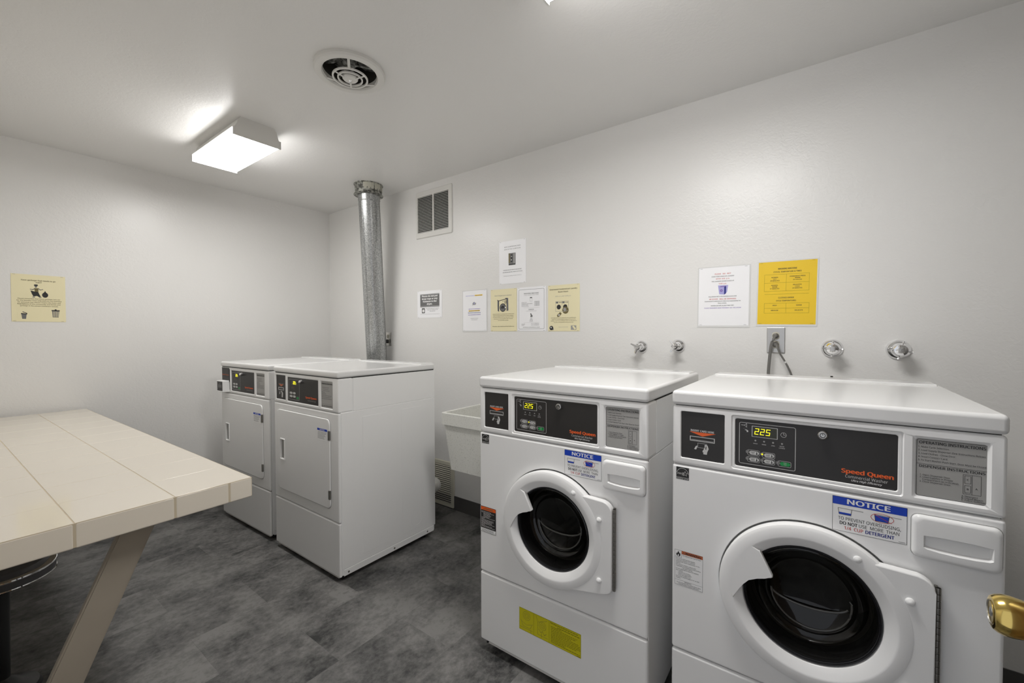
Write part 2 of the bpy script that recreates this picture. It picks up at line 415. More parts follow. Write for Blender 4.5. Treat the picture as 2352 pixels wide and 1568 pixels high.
# ------------------------------------------------------------------ ceiling lights (two-foot wraparound fixtures)
def make_light(x0, m_lens):
    yc = 1.039; t = empty('ceiling_light', (x0+.297, yc, C)); hw, ht, ln = .117, .083, .594
    # canopy pan; side lips added to block lens light near the ceiling
    bm = nbm(); prof = [(-ht, 0), (-ht-.012, -.018), (-.108, -.054), (-hw-.005, -.062), (-hw-.005, -.065), (hw+.005, -.065), (hw+.005, -.062), (.108, -.054), (ht+.012, -.018), (ht, 0)]
    A = [bm.verts.new((-ln/2+.006, y, z)) for y, z in prof]; B = [bm.verts.new((ln/2-.006, y, z)) for y, z in prof]
    bridge(bm, A, B); bm.faces.new(A); bm.faces.new(B)
    obj('housing', bm, M_TRIMW, t, smooth=False)
    # wrap lens: bottom and both long sides
    bm = nbm(); prof = [(-.1075, -.066), (-hw, -.067), (-hw, -.094), (-hw+.006, -.1), (hw-.006, -.1), (hw, -.094), (hw, -.067), (.1075, -.066)]
    A = [bm.verts.new((-ln/2+.006, y, z)) for y, z in prof]; B = [bm.verts.new((ln/2-.006, y, z)) for y, z in prof]
    bridge(bm, A, B); bm.normal_update()
    for f in bm.faces:
        if f.calc_center_median().z > -.094: f.material_index = 1
    obj('lens', bm, [m_lens, M_LSIDE], t, smooth=False, label='glowing white prismatic lens')
    for s in (-1, 1):
        bm = nbm(); prof = [(-ht, 0), (-ht-.014, -.02), (-.108, -.062), (-hw-.003, -.060), (-hw-.003, -.1025), (hw+.003, -.1025), (hw+.003, -.060), (.108, -.062), (ht+.014, -.02), (ht, 0)]
        xa, xb = s*(ln/2-.006), s*(ln/2)
        A = [bm.verts.new((xa, y, z)) for y, z in prof]; B = [bm.verts.new((xb, y, z)) for y, z in prof]
        bridge(bm, A, B); bm.faces.new(A); bm.faces.new(B)
        obj('end_cap', bm, M_TRIMW, t, smooth=False)
    return t
t = make_light(-3.052, M_LAMP); tag(t, 'lit rectangular white ceiling light with grey end plates, seen whole at the left', 'ceiling light', 'ceiling light fixtures')
t = make_light(-.708, M_LAMP2); tag(t, 'lit ceiling light of which only a white corner shows at the top of the picture', 'ceiling light', 'ceiling light fixtures')

# ------------------------------------------------------------------ exhaust fan in the ceiling
t = tag(empty('ceiling_fan_vent', (FX, FY, C)), 'round white exhaust fan grille with dusty blades inside, in the ceiling', 'exhaust fan')
MT = Matrix.Identity(4)
obj('trim_ring', lathe(nbm(), [(.146, 0), (.146, -.012), (.141, -.019), (.126, -.022), (.115, -.019), (.110, -.012), (.110, .004), (.1185, .004)], MT, 56), M_TRIMW, t)
bm = nbm()
def ringz(bm, r, z, w, hh=.006, n=48): lathe(bm, [(r-w/2, z), (r-w/2, z-hh), (r+w/2, z-hh), (r+w/2, z), (r-w/2, z)], MT, n)
ringz(bm, .070, -.028, .007); ringz(bm, .049, -.031, .006)
lathe(bm, [(0, -.043), (.012, -.043), (.028, -.039), (.032, -.034), (.032, -.028), (0, -.028)], MT, 32)
for k in range(3):
    a_ = math.radians(203.7+120*k); u = Vector((math.cos(a_), math.sin(a_), 0))
    tube(bm, [u*.113+Vector((0, 0, -.014)), u*.098+Vector((0, 0, -.020)), u*.072+Vector((0, 0, -.031))], .0055, 8, flat=.6)
    a_ += math.radians(60); u = Vector((math.cos(a_), math.sin(a_), 0))
    tube(bm, [u*.070+Vector((0, 0, -.031)), u*.028+Vector((0, 0, -.038))], .004, 8, flat=.6)
obj('grille', bm, M_TRIMW, t)
obj('screw', lathe(nbm(), [(0, -.0475), (.004, -.0465), (.0065, -.043)], MT, 16), M_CHROME, t)
bm = nbm()
lathe(bm, [(0, .03), (.03, .03), (.036, .05), (.036, .10), (0, .10)], MT, 24)
for k in range(5):
    a_ = 2*PI*k/5+.3; u = Vector((math.cos(a_), math.sin(a_), 0)); s_ = Vector((-math.sin(a_), math.cos(a_), 0)); vs = []
    for rr_, ww, zz in ((.034, .016, .06), (.07, .034, .052), (.1, .040, .05), (.108, .02, .05)):
        vs.append((u*rr_-s_*ww+Vector((0, 0, zz-.012)), u*rr_+s_*ww+Vector((0, 0, zz+.014))))
    V = [[bm.verts.new(p) for p in pr] for pr in vs]
    for i in range(3): bm.faces.new((V[i][0], V[i+1][0], V[i+1][1], V[i][1]))
M_FAN = mat('dusty_fan_blades', (.20, .20, .19), .5, metal=.4); noise_col(M_FAN, (.05, .05, .045), (.34, .34, .32), 60, 5)
obj('fan_blades', bm, M_FAN, t)
bm = nbm()
for k in range(3):
    a_ = 2*PI*k/3+.9; u = Vector((math.cos(a_), math.sin(a_), 0))
    tube(bm, [u*.115+Vector((0, 0, .02)), u*.02+Vector((0, 0, .026))], .007, 8, flat=.3)
obj('motor_bracket', bm, M_FAN, t)
obj('inner_can', lathe(nbm(), [(.117, .004), (.117, .2), (0, .2)], MT, 40), M_DRUM, t)

# ------------------------------------------------------------------ galvanised duct
t = tag(empty('exhaust_pipe', (-2.80, 1.985, C)), 'galvanised metal duct running from the ceiling down behind the two dryers', 'duct')
top = Vector((-2.812, 1.975, C-.05)); bot = Vector((-2.925, 2.118, 1.07)); dd = (bot-top).normalized()
end = bot
O_ = Vector((-2.80, 1.985, C))
bm = nbm(); mx = axis_mx(top-O_-dd*.045, dd); Ltot = (end-top).length+.045
lathe(bm, [(.081, 0), (.081, .10), (.0822, .105), (.0822, .112), (.079, .118), (.079, .62), (.080, .625), (.079, .63), (.079, 1.18), (.080, 1.185), (.079, 1.19), (.079, Ltot)], mx, 40)
q = mx.to_3x3(); s_ = q @ Vector((1, 0, 0))
obj('duct', bm, M_PIPE, t)
bm = nbm(); lathe(bm, [(.079, 0), (.0795, -.02), (.079, -.04), (.079, -1.02)], Matrix.Translation(end-O_+Vector((0, 0, .012))), 40); obj('lower_duct', bm, M_PIPE, t)
sd = (q @ Vector((math.cos(-1.15), math.sin(-1.15), 0)))
bm = nbm(); tube(bm, [mx.translation+sd*.079+dd*.12, mx.translation+sd*.079+dd*(Ltot-.02)], .0035, 8); obj('seam', bm, M_PIPE, t)
bm = nbm(); mc = Matrix.Translation((-.012, -.012, 0))
lathe(bm, [(.1, 0), (.107, -.0005), (.1065, -.006), (.099, -.008), (.099, -.062), (.1, -.075), (.108, -.078), (.108, -.081), (.080, -.083)], mc, 40)
obj('collar', bm, M_RUST, t, label='dented grey collar with a cracked bead of old sealant')
bm = nbm()
for k in range(26):
    a_ = -1.0+k*.085; h0 = .004*math.sin(k*2.1)
    u = Vector((math.cos(a_), math.sin(a_), 0))
    u2 = Vector((math.cos(a_+.08), math.sin(a_+.08), 0))
    v = [u*.1015+Vector((0, 0, -.006+h0*.3)), u2*.1015+Vector((0, 0, -.006+h0*.3)), u2*.1015+Vector((0, 0, -.04-abs(h0)*4)), u*.1015+Vector((0, 0, -.045-abs(h0)*3))]
    if k in (9, 17): continue
    f = bm.faces.new([bm.verts.new(p+mc.translation) for p in v])
obj('sealant', bm, mat('old_sealant', (.55, .54, .46), .8), t, smooth=False)

# ------------------------------------------------------------------ wall registers
def register(name, x0, x1, z0, z1, cols, zs0, zs1, nsl, m, fr=.03):
    t = empty(name, ((x0+x1)/2, D, z0)); ox = (x0+x1)/2
    W = x1-x0; H = z1-z0; bm = nbm()
    outer = rr(-W/2, W/2, 0, H, .012, 4); holes = [[(a-ox, zs0-z0), (b-ox, zs0-z0), (b-ox, zs1-z0), (a-ox, zs1-z0)] for a, b in cols]
    A = loopv(bm, outer, -.001); B = loopv(bm, scaled(outer, .005), -.008); bridge(bm, A, B)
    ed = [bm.edges.new((B[i], B[(i+1) % len(B)])) if not bm.edges.get((B[i], B[(i+1) % len(B)])) else bm.edges.get((B[i], B[(i+1) % len(B)])) for i in range(len(B))]
    for h in holes:
        v = loopv(bm, h, -.008); ed += [bm.edges.new((v[i], v[(i+1) % 4])) for i in range(4)]
        b2 = loopv(bm, h, -.001); bridge(bm, v, b2)
    bmesh.ops.triangle_fill(bm, use_beauty=True, edges=ed)
    obj('frame', bm, m, t)
    bm = nbm()
    for a, b in cols:
        for k in range(nsl):
            z = zs0-z0+(zs1-zs0)*(k+.5)/nsl; p = (zs1-zs0)/nsl
            v = [(-.0078, z-p*.26), (-.0070, z-p*.16), (-.0030, z+p*.26), (-.0040, z+p*.16)]
            A = [bm.verts.new((a-ox, y, zz)) for y, zz in v]; B = [bm.verts.new((b-ox, y, zz)) for y, zz in v]
            bridge(bm, A, B)
    obj('louvers', bm, m, t, smooth=False)
    bm = nbm()
    for a, b in cols: box(bm, a-ox, b-ox, -.0012, -.0006, zs0-z0, zs1-z0)
    obj('dark_backing', bm, M_DARK, t, smooth=False)
    for sx, sz in ((W/2-.012, H*.48), (-W/2+.012, H*.48)):
        obj('screw', lathe(nbm(), [(0, .0105), (.003, .0098), (.004, .008)], axis_mx((sx, 0, sz), (0, -1, 0)), 12), m, t)
    return t
t = register('wall_register', -2.555, -2.160, 2.020, 2.378, [(-2.530, -2.365), (-2.352, -2.198)], 2.062, 2.336, 24, M_TRIMW)
tag(t, 'white slatted air register high on the wall beside the duct', 'vent')
t = register('wall_register', -2.50, -2.153, .004, .345, [(-2.468, -2.186)], .032, .315, 19, M_YELLOWED)
tag(t, 'yellowed low return grille at floor level under the utility sink', 'vent')

# ------------------------------------------------------------------ washing machine
W, DEP = .683, .682
H_TOP, H_LID, Z_CON, Z_CR, Z_BOT = 1.1180, 1.0744, .8945, .3260, .045
DCX, DCZ = .3415, .592
def clampdoor():
    pass
def lid(t, W, dep, z0, z1, ov=.002):
    bm = nbm(); box(bm, -ov, W+ov, -.004, dep, z0, z1, .011, 4)
    for v in bm.verts:                    # softly sunk top behind a raised rear shelf
        pass
    o = obj('lid', bm, M_LID, t)
    bm = nbm(); box(bm, .012, W-.012, dep-.105, dep-.008, z1-.006, z1+.0055, .005, 3); obj('rear_shelf', bm, M_LID, o)
    return o
def foot(t, x, y):
    bm = nbm(); lathe(bm, [(0, 0), (.02, 0), (.02, .012), (.008, .016), (.008, .05), (0, .05)], Matrix.Translation((x, y, 0)), 16)
    obj('foot', bm, M_BLKPL, t)
def make_washer():
    t = empty('washing_machine', (0, 0, 0))
    bm = panel(nbm(), .005, W-.005, .0145, DEP-.02, Z_BOT, H_LID-.004, .006, [(circ(DCX, DCZ, .208, 72), [(.0, .012)], None)])
    # embossed side panels
    for x0, x1 in ((.0035, .006), (W-.006, W-.0035)):
        for ya, yb in ((.16, .36), (.42, .62)): box(bm, x0, x1, ya, yb, .12, .82, .001, 1)
    for x0, x1 in ((.001, .0045), (W-.0045, W-.001)):
        box(bm, x0, x1, .0925, DEP-.018, Z_CON+.001, H_LID-.003, .001, 1); box(bm, x0, x1, .018, DEP-.018, .062, Z_CON-.001, .001, 1)
    obj('cabinet', bm, M_WHITE, t)
    bm = nbm(); box(bm, .008, W-.008, .010, DEP-.03, H_LID-.006, H_LID+.004); obj('lid_gap_shade', bm, M_DARK, t, smooth=False)  # dark strip stands in for the shade in the gap under the lid
    lid(t, W, DEP, H_LID+.0005, H_TOP)
    # console with three recesses
    con = panel(nbm(), 0, W, 0, .09, Z_CON+.0018, H_LID-.0012, .008, [
        (rr(.0235, .1445, .9155, 1.0580, .004), [(.0016, .004)], 1),
        (rr(.1605, .5210, .9085, 1.0610, .006), [(.0028, .0045), (.0042, .0025), (.0085, .0025), (.0098, .005)], 1),
        (rr(.5350, .6595, .9115, 1.0555, .006), [(.006, .005)], 2)])
    con = obj('control_console', con, [M_WHITE, M_BLK, M_PLATE], t, label='white fascia with black and grey instrument panels')
    # --- card reader artwork
    s = Sheet(); s.rect(.0262, .9182, .1418, 1.0553, M_BLK, .3)
    s.text('INSERT CARD HERE', .0836, .9995, .0055, M_PW, w=.064, align='c', bold=.01)
    s.poly([(.0479, .9980), (.0845, .9868), (.1207, .9980)], M_ORANGE)
    s.poly([(.0495, .9850), (.1175, .9850), (.1175, .9708), (.0495, .9708)], M_PG, 1)
    s.rect(.0515, .9728, .1155, .9832, M_BLK, 2); s.rect(.053, .974, .1140, .9752, M_PG, 3)
    s.line([(.0716, .966), (.0716, .953), (.089, .953)], .0008, M_PG); s.line([(.0716, .966), (.096, .966), (.096, .960)], .0008, M_PG)
    s.poly([(.0615, .9465), (.0660, .9560), (.0705, .9585), (.0705, .954), (.0672, .9460)], M_PG)
    s.poly([(.0870, .9350), (.0966, .9350), (.0975, .942), (.1015, .9522), (.0985, .9620), (.0935, .9640), (.0905, .9630), (.0905, .955), (.0870, .9475), (.0850, .945), (.0850, .940), (.0870, .942)], M_PG)
    s.poly([(.0925, .9505), (.0935, .9590), (.0955, .9590), (.0950, .949)], M_BLK, 3)
    s.text('N12345', .130, .919, .002, M_PG, align='l') if False else None
    s.rect(.129, .9178, .1395, .9188, M_GINK)
    s.build('card_reader', con, origin=(0, .0040, 0))
    # --- main control artwork
    s = Sheet(); s.rect(.1715, .9195, .5100, 1.0500, M_BLK, .3)
    s.rrect(.1806, .9275, .3113, 1.0415, .004, .0013, M_PG)
    s.rect(.2110, 1.0050, .2715, 1.0350, M_PG, 1); s.rect(.2125, 1.0063, .2700, 1.0337, M_LEDD, 2)
    seg = {'2': 'abged', '5': 'afgcd'}
    for ch, x in (('2', .2190), ('2', .2322), ('5', .2455)):
        z0, z1, wd, th = 1.0130, 1.0282, .0080, .0016; zm = (z0+z1)/2; sl = .0010
        S = {'a': ((x+sl, z1), (x+wd+sl, z1)), 'g': ((x, zm), (x+wd, zm)), 'd': ((x-sl, z0), (x+wd-sl, z0)),
             'b': ((x+wd+sl, z1), (x+wd, zm)), 'c': ((x+wd, zm), (x+wd-sl, z0)), 'f': ((x+sl, z1), (x, zm)), 'e': ((x, zm), (x-sl, z0))}
        for k in seg[ch]: s.line(S[k], th, M_LED, 3)
    s.ring(.2849, 1.0193, .0062, .0011, M_PG); s.line([(.2849, 1.0245), (.2849, 1.0193), (.289, 1.0193)], .001, M_PG)
    s.line([(.1925, 1.0345), (.1985, 1.0395), (.1985, 1.0295), (.1925, 1.0345)], .0009, M_PG); s.line([(.1855, 1.0345), (.1925, 1.0345)], .0013, M_PG)
    s.line([(.190, 1.0245), (.2005, 1.028)], .0006, M_GINK)
    s.poly([(.1985, 1.016), (.2020, 1.016), (.2025, 1.020), (.1985, 1.0225), (.194, 1.0225), (.194, 1.0212), (.1985, 1.020)], M_PG)
    for x, tx in ((.2198, 'WASH'), (.2404, 'RINSE'), (.2613, 'SPIN')):
        s.disc(x, .9951, .0023, M_LINK); s.text(tx, x, .9855, .0026, M_PG, align='c', bold=.01)
    s.disc(.2816, .9951, .0023, M_LINK); s.text('DOOR', .2816, .9868, .0026, M_PG, align='c', bold=.01); s.text('LOCKED', .2816, .9820, .0026, M_PG, align='c', bold=.01)
    for x, z, tx, on in ((.1996, .9530, ('NORMAL', 'HOT'), 0), (.1996, .9347, ('NORMAL', 'WARM'), 0), (.2350, .9515, ('PERM PRESS', 'WARM'), 1), (.2350, .9347, ('DELICATE', 'COLD'), 0), (.2716, .9345, None, 0)):
        s.rrect(x+.0015, z, x+.0305, z+.0145, .003, .0008, M_PG)
        s.disc(x+.0012, z+.0085, .0028, M_BLK, 3); s.disc(x+.0012, z+.0085, .0021, M_LED if on else M_LINK, 4)
        s.ring(x+.0015, z+.0085, .004, .0008, M_PG, 3, 16)
        s.poly(rr(x+.0060, x+.0290, z+.0022, z+.0122, .0048, 4), M_GREEN if tx is None else M_PG, 3)
        if tx:
            s.text(tx[0], x+.0145, z+.0077, .0019, M_INK, w=.010, align='c', bold=.02, lay=4); s.text(tx[1], x+.0145, z+.0045, .0019, M_INK, align='c', bold=.02, lay=4)
            s.disc(x+.0238, z+.0052, .0019, M_INK, 4, 10); s.rect(x+.0230, z+.0052, x+.0246, z+.0108, M_INK, 4)
        else:
            s.text('START', x+.0175, z+.0095, .0019, M_PG, align='c', lay=4)
            s.line([(x+.0175, z+.0085), (x+.0205, z+.0062), (x+.0175, z+.0040), (x+.0145, z+.0062)], .0005, M_PG, 4, True)
    s.text('Speed Queen', .4075, .9440, .0098, M_ORANGE, w=.0965, bold=.045)
    s.text('Commercial Washer', .4147, .9325, .0070, M_PG, w=.0795)
    s.text('Ultra High Efficiency', .4266, .9250, .0046, M_PW, w=.0575, shear=.25, bold=.01)
    s.rect(.4935, .9195, .5055, .9205, M_GINK)
    pn = s.build('control_panel', con, origin=(0, .0050, 0))
    bm = nbm(); lathe(bm, [(0, .0085), (.0022, .0085), (.0026, .0068), (.0048, .0068), (.0052, .0088), (.0066, .0088), (.0070, .0070), (.0078, .0070), (.0084, .0090), (.0102, .0082), (.0110, .0060), (.0110, -.006)], axis_mx((.3686, 0, 1.0325), (0, -1, 0)), 28)
    lk_ = obj('key_lock', bm, M_STEEL, con); s = Sheet(); s.ring(.3686, 1.0325, .0054, .0013, M_INK, 1, 24); s.rect(.3680, 1.0325, .3692, 1.0362, M_INK, 1); s.build('keyhole', lk_, origin=(0, -.0091, 0))
    # --- instruction plate artwork
    s = Sheet(); I = M_INK
    s.rrect(.5432, .9177, .6548, 1.0475, .004, .0008, I); s.rect(.5432, .9914, .6548, .9921, I)
    s.text('OPERATING INSTRUCTIONS', .5470, 1.0380, .0060, I, w=.1045, bold=.02)
    for k, (tx, wd) in enumerate((('1. Make Cycle Selection.', .0503), ('2. Load Supply Dispenser (See Instructions Below).', .106), ('3. Load Clothes - Close Door.', .0608), ('4. Insert Coin(s) / Card.', .0482), ('5. To Start Washer-Push Start. Door Must be Closed.', .1078))):
        s.text(tx, .5456, 1.0290-k*.0076, .0036, I, w=wd, bold=.004)
    s.text('DISPENSER INSTRUCTIONS', .5478, .9840, .0056, I, w=.1034, bold=.02)
    for k, (tx, x, wd) in enumerate((('1. Open Dispenser Door.', .5489, .0500), ('2. Load Supplies in Proper', .5487, .0540), ('Compartment (as Indicated).', .5530, .0590), ('3. Close Dispenser Door.', .5484, .0512))):
        s.text(tx, x, .9650-k*.0052, .0034, I, w=wd, bold=.004)
    s.line([(.6181, .9370), (.6453, .9370), (.6453, .9795), (.6181, .9795)], .0006, I, 2, True); s.line([(.6316, .9370), (.6316, .9795)], .0006, I)
    s.line([(.6207, .9603), (.6298, .9603), (.6298, .9770), (.6207, .9770)], .0006, I, 2, True); s.line([(.6207, .9400), (.6298, .9400), (.6298, .9557), (.6207, .9557)], .0006, I, 2, True)
    s.text('C', .6253, .9668, .0036, I, align='c', bold=.02); s.text('B', .6253, .9462, .0036, I, align='c', bold=.02); s.text('A', .6385, .9490, .0036, I, align='c', bold=.02)
    for k, (tx, wd) in enumerate((('A. Detergent', .0245), ('B. Liquid Bleach', .0325), ('C. Fabric Softener', .0360))):
        s.text(tx, .6160, .9302-k*.0044, .0032, I, w=wd, bold=.006)
    s.rect(.6417, .9148, .6540, .9158, I)
    s.build('instruction_plate', con, origin=(0, .0050, 0))
    # --- front panel with the round well for the door
    c0 = circ(DCX, DCZ, .213, 72)
    bm = panel(nbm(), 0, W, 0, .016, Z_CR+.0022, Z_CON-.0015, .0075, [(c0, [(.0025, .0015), (.0065, .020), (.010, .034), (.066, .036)], None)], open_back=True)
    obj('front_panel', bm, M_WHITE, t)
    bm = nbm(); box(bm, 0, W, 0, .016, Z_BOT, Z_CR-.0015, .0075)
    lp = obj('lower_panel', bm, M_WHITE, t)
    bm = nbm(); box(bm, .03, W-.03, .008, .02, Z_BOT-.012, Z_BOT+.004, .002)
    for x in (.035, W-.035): lathe(bm, [(0, .0105), (.004, .010), (.005, .006)], axis_mx((x, .012, Z_BOT-.003), (0, -1, 0)), 10, 1)
    obj('kick_strip', bm, [M_TRIMW, M_DARK], t)
    for x in (.05, W-.05):
        for y in (.06, DEP-.07): foot(t, x, y)
    # --- door
    dr = empty('door', (0, 0, 0)); dr.parent = t
    my = axis_mx((DCX, 0, DCZ), (0, -1, 0))
    bm = nbm()
    prof = [(.190, -.012), (.2060, .000), (.2070, .012), (.2045, .0220), (.1965, .0275), (.176, .0285), (.1705, .0270), (.160, .0205), (.1505, .0150), (.148, .0110), (.146, -.006)]
    lathe(bm, prof, my, 96)
    ring = obj('door_ring', bm, M_WPL, dr)
    # hinge leaf merged with ring on the right
    def adj(x, z): return (x, z)
    arc = [(DCX+.174*math.cos(a_), DCZ+.174*math.sin(a_)) for a_ in [math.radians(k) for k in range(-74, 66, 5)]]
    out = [(.408, .7460)]; 
    plate = [(.5450, .7430), (.5560, .7395), (.5660, .7325), (.5725, .7235), (.5745, .712), (.5745, .462), (.5725, .452), (.567, .445), (.558, .4405), (.5480, .4385), (.400, .4040)]
    pts = arc[::-1][::1]
    poly = [(.4110, .7480)]+plate+arc
    bm = nbm(); prism(bm, poly, -.0262, -.006, 0, .004, 3)
    obj('hinge_leaf', bm, M_WPL, dr)
    # pull tab that fills the upper left of the opening
    arc = [(DCX+.176*math.cos(a_), DCZ+.176*math.sin(a_)) for a_ in [math.radians(k) for k in range(137, 194, 6)]]
    tab = [(.2135, .7170), (.2360, .7060), (.2640, .6480), (.2655, .6440), (.2615, .6405), (.2480, .6385), (.2290, .6320), (.2100, .6190), (.1960, .6060), (.1850, .5890), (.1780, .5710), (.1742, .5580)]
    bm = nbm(); prism(bm, arc+[p for p in reversed(tab)], -.0283, -.0120, 0, .0025, 3)
    obj('pull_tab', bm, M_WPL, dr)
    for x, z in ((.4385, .7480), (.5320, .6800), (.5320, .4800)):
        bm = nbm(); lathe(bm, [(0, .0350), (.0045, .0342), (.0078, .0315), (.0088, .0262)], axis_mx((x, 0, z), (0, -1, 0)), 20)
        obj('screw', bm, M_WPL, dr)
    bm = nbm(); lathe(bm, [(.1470, .008), (.1450, .0125), (.1435, .007), (.1420, .0085), (.1408, .0035), (.1395, .0050), (.1382, -.001), (.1370, -.006), (.1365, -.03), (.1365, -.06), (.145, -.062)], my, 80)
    obj('gasket', bm, M_GASK, dr)
    bm = nbm(); lathe(bm, [(.1400, .0040), (.1365, .0060), (.1340, -.002), (.1320, -.0005), (.1290, -.014), (.1265, -.013), (.122, -.030), (.114, -.040), (.104, -.045), (.098, -.0405), (.088, -.050), (.060, -.056), (0, -.060)], my, 80)
    obj('door_glass', bm, M_GLASS, dr, label='dark bowl-shaped glass')
    # moulded crescent in the bowl
    bm = nbm()
    p = [(DCX+.088*math.cos(math.radians(a_))+.004, .0425, DCZ+.086*math.sin(math.radians(a_))-.004) for a_ in range(182, 372, 8)]
    q_ = [(DCX+.086*math.cos(math.radians(a_)), .052, DCZ-.010-.030*math.sin(math.radians(a_)*1.0)) for a_ in range(10, 176, 8)]
    tube(bm, p+[(DCX+.088, .045, DCZ+.012)], .0026, 8); tube(bm, q_, .0030, 8)
    obj('bowl_ridge', bm, M_RIDGE, dr)
    # drum
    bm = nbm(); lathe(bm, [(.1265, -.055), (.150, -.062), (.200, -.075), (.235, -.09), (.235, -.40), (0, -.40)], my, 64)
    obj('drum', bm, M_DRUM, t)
    for k in range(3):
        a_ = math.radians(90+120*k+25); bm = nbm()
        c_ = Vector((DCX+.2*math.cos(a_), 0, DCZ+.2*math.sin(a_)))
        tube(bm, [c_+Vector((0, .1, 0)), c_+Vector((0, .15, 0)), c_+Vector((0, .39, 0))], [.02, .034, .034], 12); obj('drum_lifter', bm, M_DRUM, t)
    # hinge barrel
    bm = nbm(); hx, hy = .5795, -.014
    for k in range(18):
        z0 = .455+k*.0149; lathe(bm, [(.0045, z0), (.0050, z0+.0008), (.0050, z0+.0132), (.0045, z0+.0140)], Matrix.Translation((hx, hy, 0)), 12)
    box(bm, .5745, .5800, -.010, .001, .455, .722)
    obj('piano_hinge', bm, M_HINGE, t)
    # dispenser drawer
    dz = rr(.5350, .6760, .7790, .8765, .013)
    bm = rpanel(nbm(), rr(.5355, .6765, .7790, .8760, .013, 5), -.0125, .004, .008, [([(.5545, .8325), (.5545, .8060), (.5600, .8025), (.5800, .8000), (.6085, .7990), (.6370, .8000), (.6570, .8025), (.6625, .8060), (.6625, .8325), (.6370, .8345), (.6085, .8350), (.5800, .8345)], [(.0015, .002), (.0040, .0110)], 0)])
    obj('dispenser_drawer', bm, M_WPL, t)
    bm = nbm(); prism(bm, rr(.5340, .6780, .7775, .8775, .0145, 5), -.0005, .003); obj('drawer_gap_shade', bm, M_LINK, t, smooth=False)  # grey plate, its colour stands for the shade around the drawer
    # stickers common to both machines
    s = Sheet(); s.rect(0, 0, .0365, .0370, M_INK)
    s.line([(.0182+.017*math.cos(math.radians(a_)), .0145+.0195*math.sin(math.radians(a_))) for a_ in range(10, 172, 9)], .0012, M_PG)
    s.text('energy', .003, .0150, .0065, M_PG, w=.021, shear=.35, bold=.01)
    s.line([(.0255+(.0075 if k % 2 == 0 else .0032)*math.cos(math.radians(90+36*k)), .0185+(.0075 if k % 2 == 0 else .0032)*math.sin(math.radians(90+36*k))) for k in range(10)], .0009, M_PG, 3, True)
    s.rect(0, .0062, .0365, .0067, M_PG, 2); s.text('ENERGY STAR', .0182, .0015, .0038, M_PG, w=.034, align='c', bold=.01)
    s.build('efficiency_sticker', t, origin=(.0120, -.0002, .8500))
    s = Sheet(); w_, h_ = .1385, .0860
    s.rect(0, 0, w_, h_, M_INK, 1); s.rect(.0008, .0008, w_-.0008, h_-.0008, M_PW, 2); s.rect(.0008, h_-.0198, w_-.0008, h_-.0008, M_BLUE, 3)
    s.text('NOTICE', .0690, h_-.0155, .0117, M_PW, w=.079, align='c', bold=.03, lay=4)
    def cup(x, full):
        s.line([(x, .0575), (x+.0018, .0425), (x+.0248, .0425), (x+.0266, .0575)], .0009, M_INK, 4); s.line([(x, .0575), (x+.0480, .0575)], .0009, M_INK, 4)
        if full: s.poly([(x+.0002, .0562), (x+.0018, .0427), (x+.0248, .0427), (x+.0264, .0562)], M_BLUE, 3)
        else: s.poly([(x+.0014, .0475), (x+.0018, .0427), (x+.0248, .0427), (x+.0252, .0475)], M_BLUE, 3)
    cup(.0115, 0); cup(.0805, 1); s.ring(.0945, .0505, .0205, .0010, M_RED, 5, 32, .52); s.line([(.0790, .0580), (.1110, .0425)], .0009, M_RED, 5)
    s.text('TO PREVENT OVERSUDSING,', .0118, .0290, .0078, M_INK, w=.1158, bold=.004)
    s.text('DO NOT', .0150, .0175, .0078, M_INK, w=.0340, bold=.03); s.text('USE  MORE  THAN', .0520, .0175, .0078, M_INK, w=.0730, bold=.004)
    s.text('1/4  CUP', .0240, .0062, .0078, M_RED, w=.0360, bold=.014); s.text('DETERGENT', .0645, .0062, .0078, M_NAVY, w=.0520, bold=.03)
    s.rect(.124, .0032, .136, .0040, M_INK, 3)
    s.build('notice_sticker', t, origin=(.3900, -.0002, .7980))
    return t
w2 = make_washer()
w1 = dup(w2)
w1.location = (-1.1139, 1.2938, 0); w1.rotation_euler = (0, 0, math.radians(.4))
w2.location = (-.3639, 1.3214, 0); w2.rotation_euler = (0, 0, math.radians(.34))
tag(w1, 'white front-loading washer beside the sink with a yellow sticker on its lower panel', 'washing machine', 'front-loading washing machines')
tag(w2, 'white front-loading washer nearest the brass door knob, with a flame warning label', 'washing machine', 'front-loading washing machines')
# stickers of the left washer only
s = Sheet(); w_, h_ = .0780, .1040
s.poly(rr(-.0012, w_+.0012, -.0012, h_+.0012, .004, 4), M_PW, 1); s.poly(rr(0, w_, 0, h_, .003, 4), M_INK, 2); s.rect(.0015, h_-.0150, w_-.0015, h_-.0020, M_ORANGE, 3)
s.text('WARNING', .043, h_-.0120, .0062, M_BROWN, w=.040, align='c', bold=.03, lay=4); s.poly([(.014, h_-.0125), (.021, h_-.0125), (.0175, h_-.006)], M_BROWN, 4)
s.rect(.0015, .0015, w_-.0015, .0160, M_PW, 3)
for k in range(16):
    z = h_-.0215-k*.0041; wd = (.050, .068, .034, .040, .036, .030, .068, .016, .062, .062, .056, .054, .066, .018, .058, .068)[k]; x = .014 if 2 <= k <= 5 else .004
    x_ = x
    while x_ < x+wd-.003:
        l_ = random.uniform(.004, .010); s.rect(x_, z, min(x_+l_, x+wd), z+.0016, M_PG, 3); x_ += l_+.0014
for k in range(3): s.rect(.006, .0118-k*.0036, .066, .0128-k*.0036, M_INK, 4)
s.build('warning_sticker', w1, origin=(.0045, -.0002, .4900))
s = Sheet(); w_, h_ = .2600, .0845; O = M_OLIVE
s.rect(0, 0, w_, h_, M_STICKY, 1)
s.line([(.001, .001), (w_-.001, .001), (w_-.001, h_-.001), (.001, h_-.001)], .0009, O, 2, True)
for x in (.066, .132): s.line([(x, 0), (x, h_)], .0009, O)
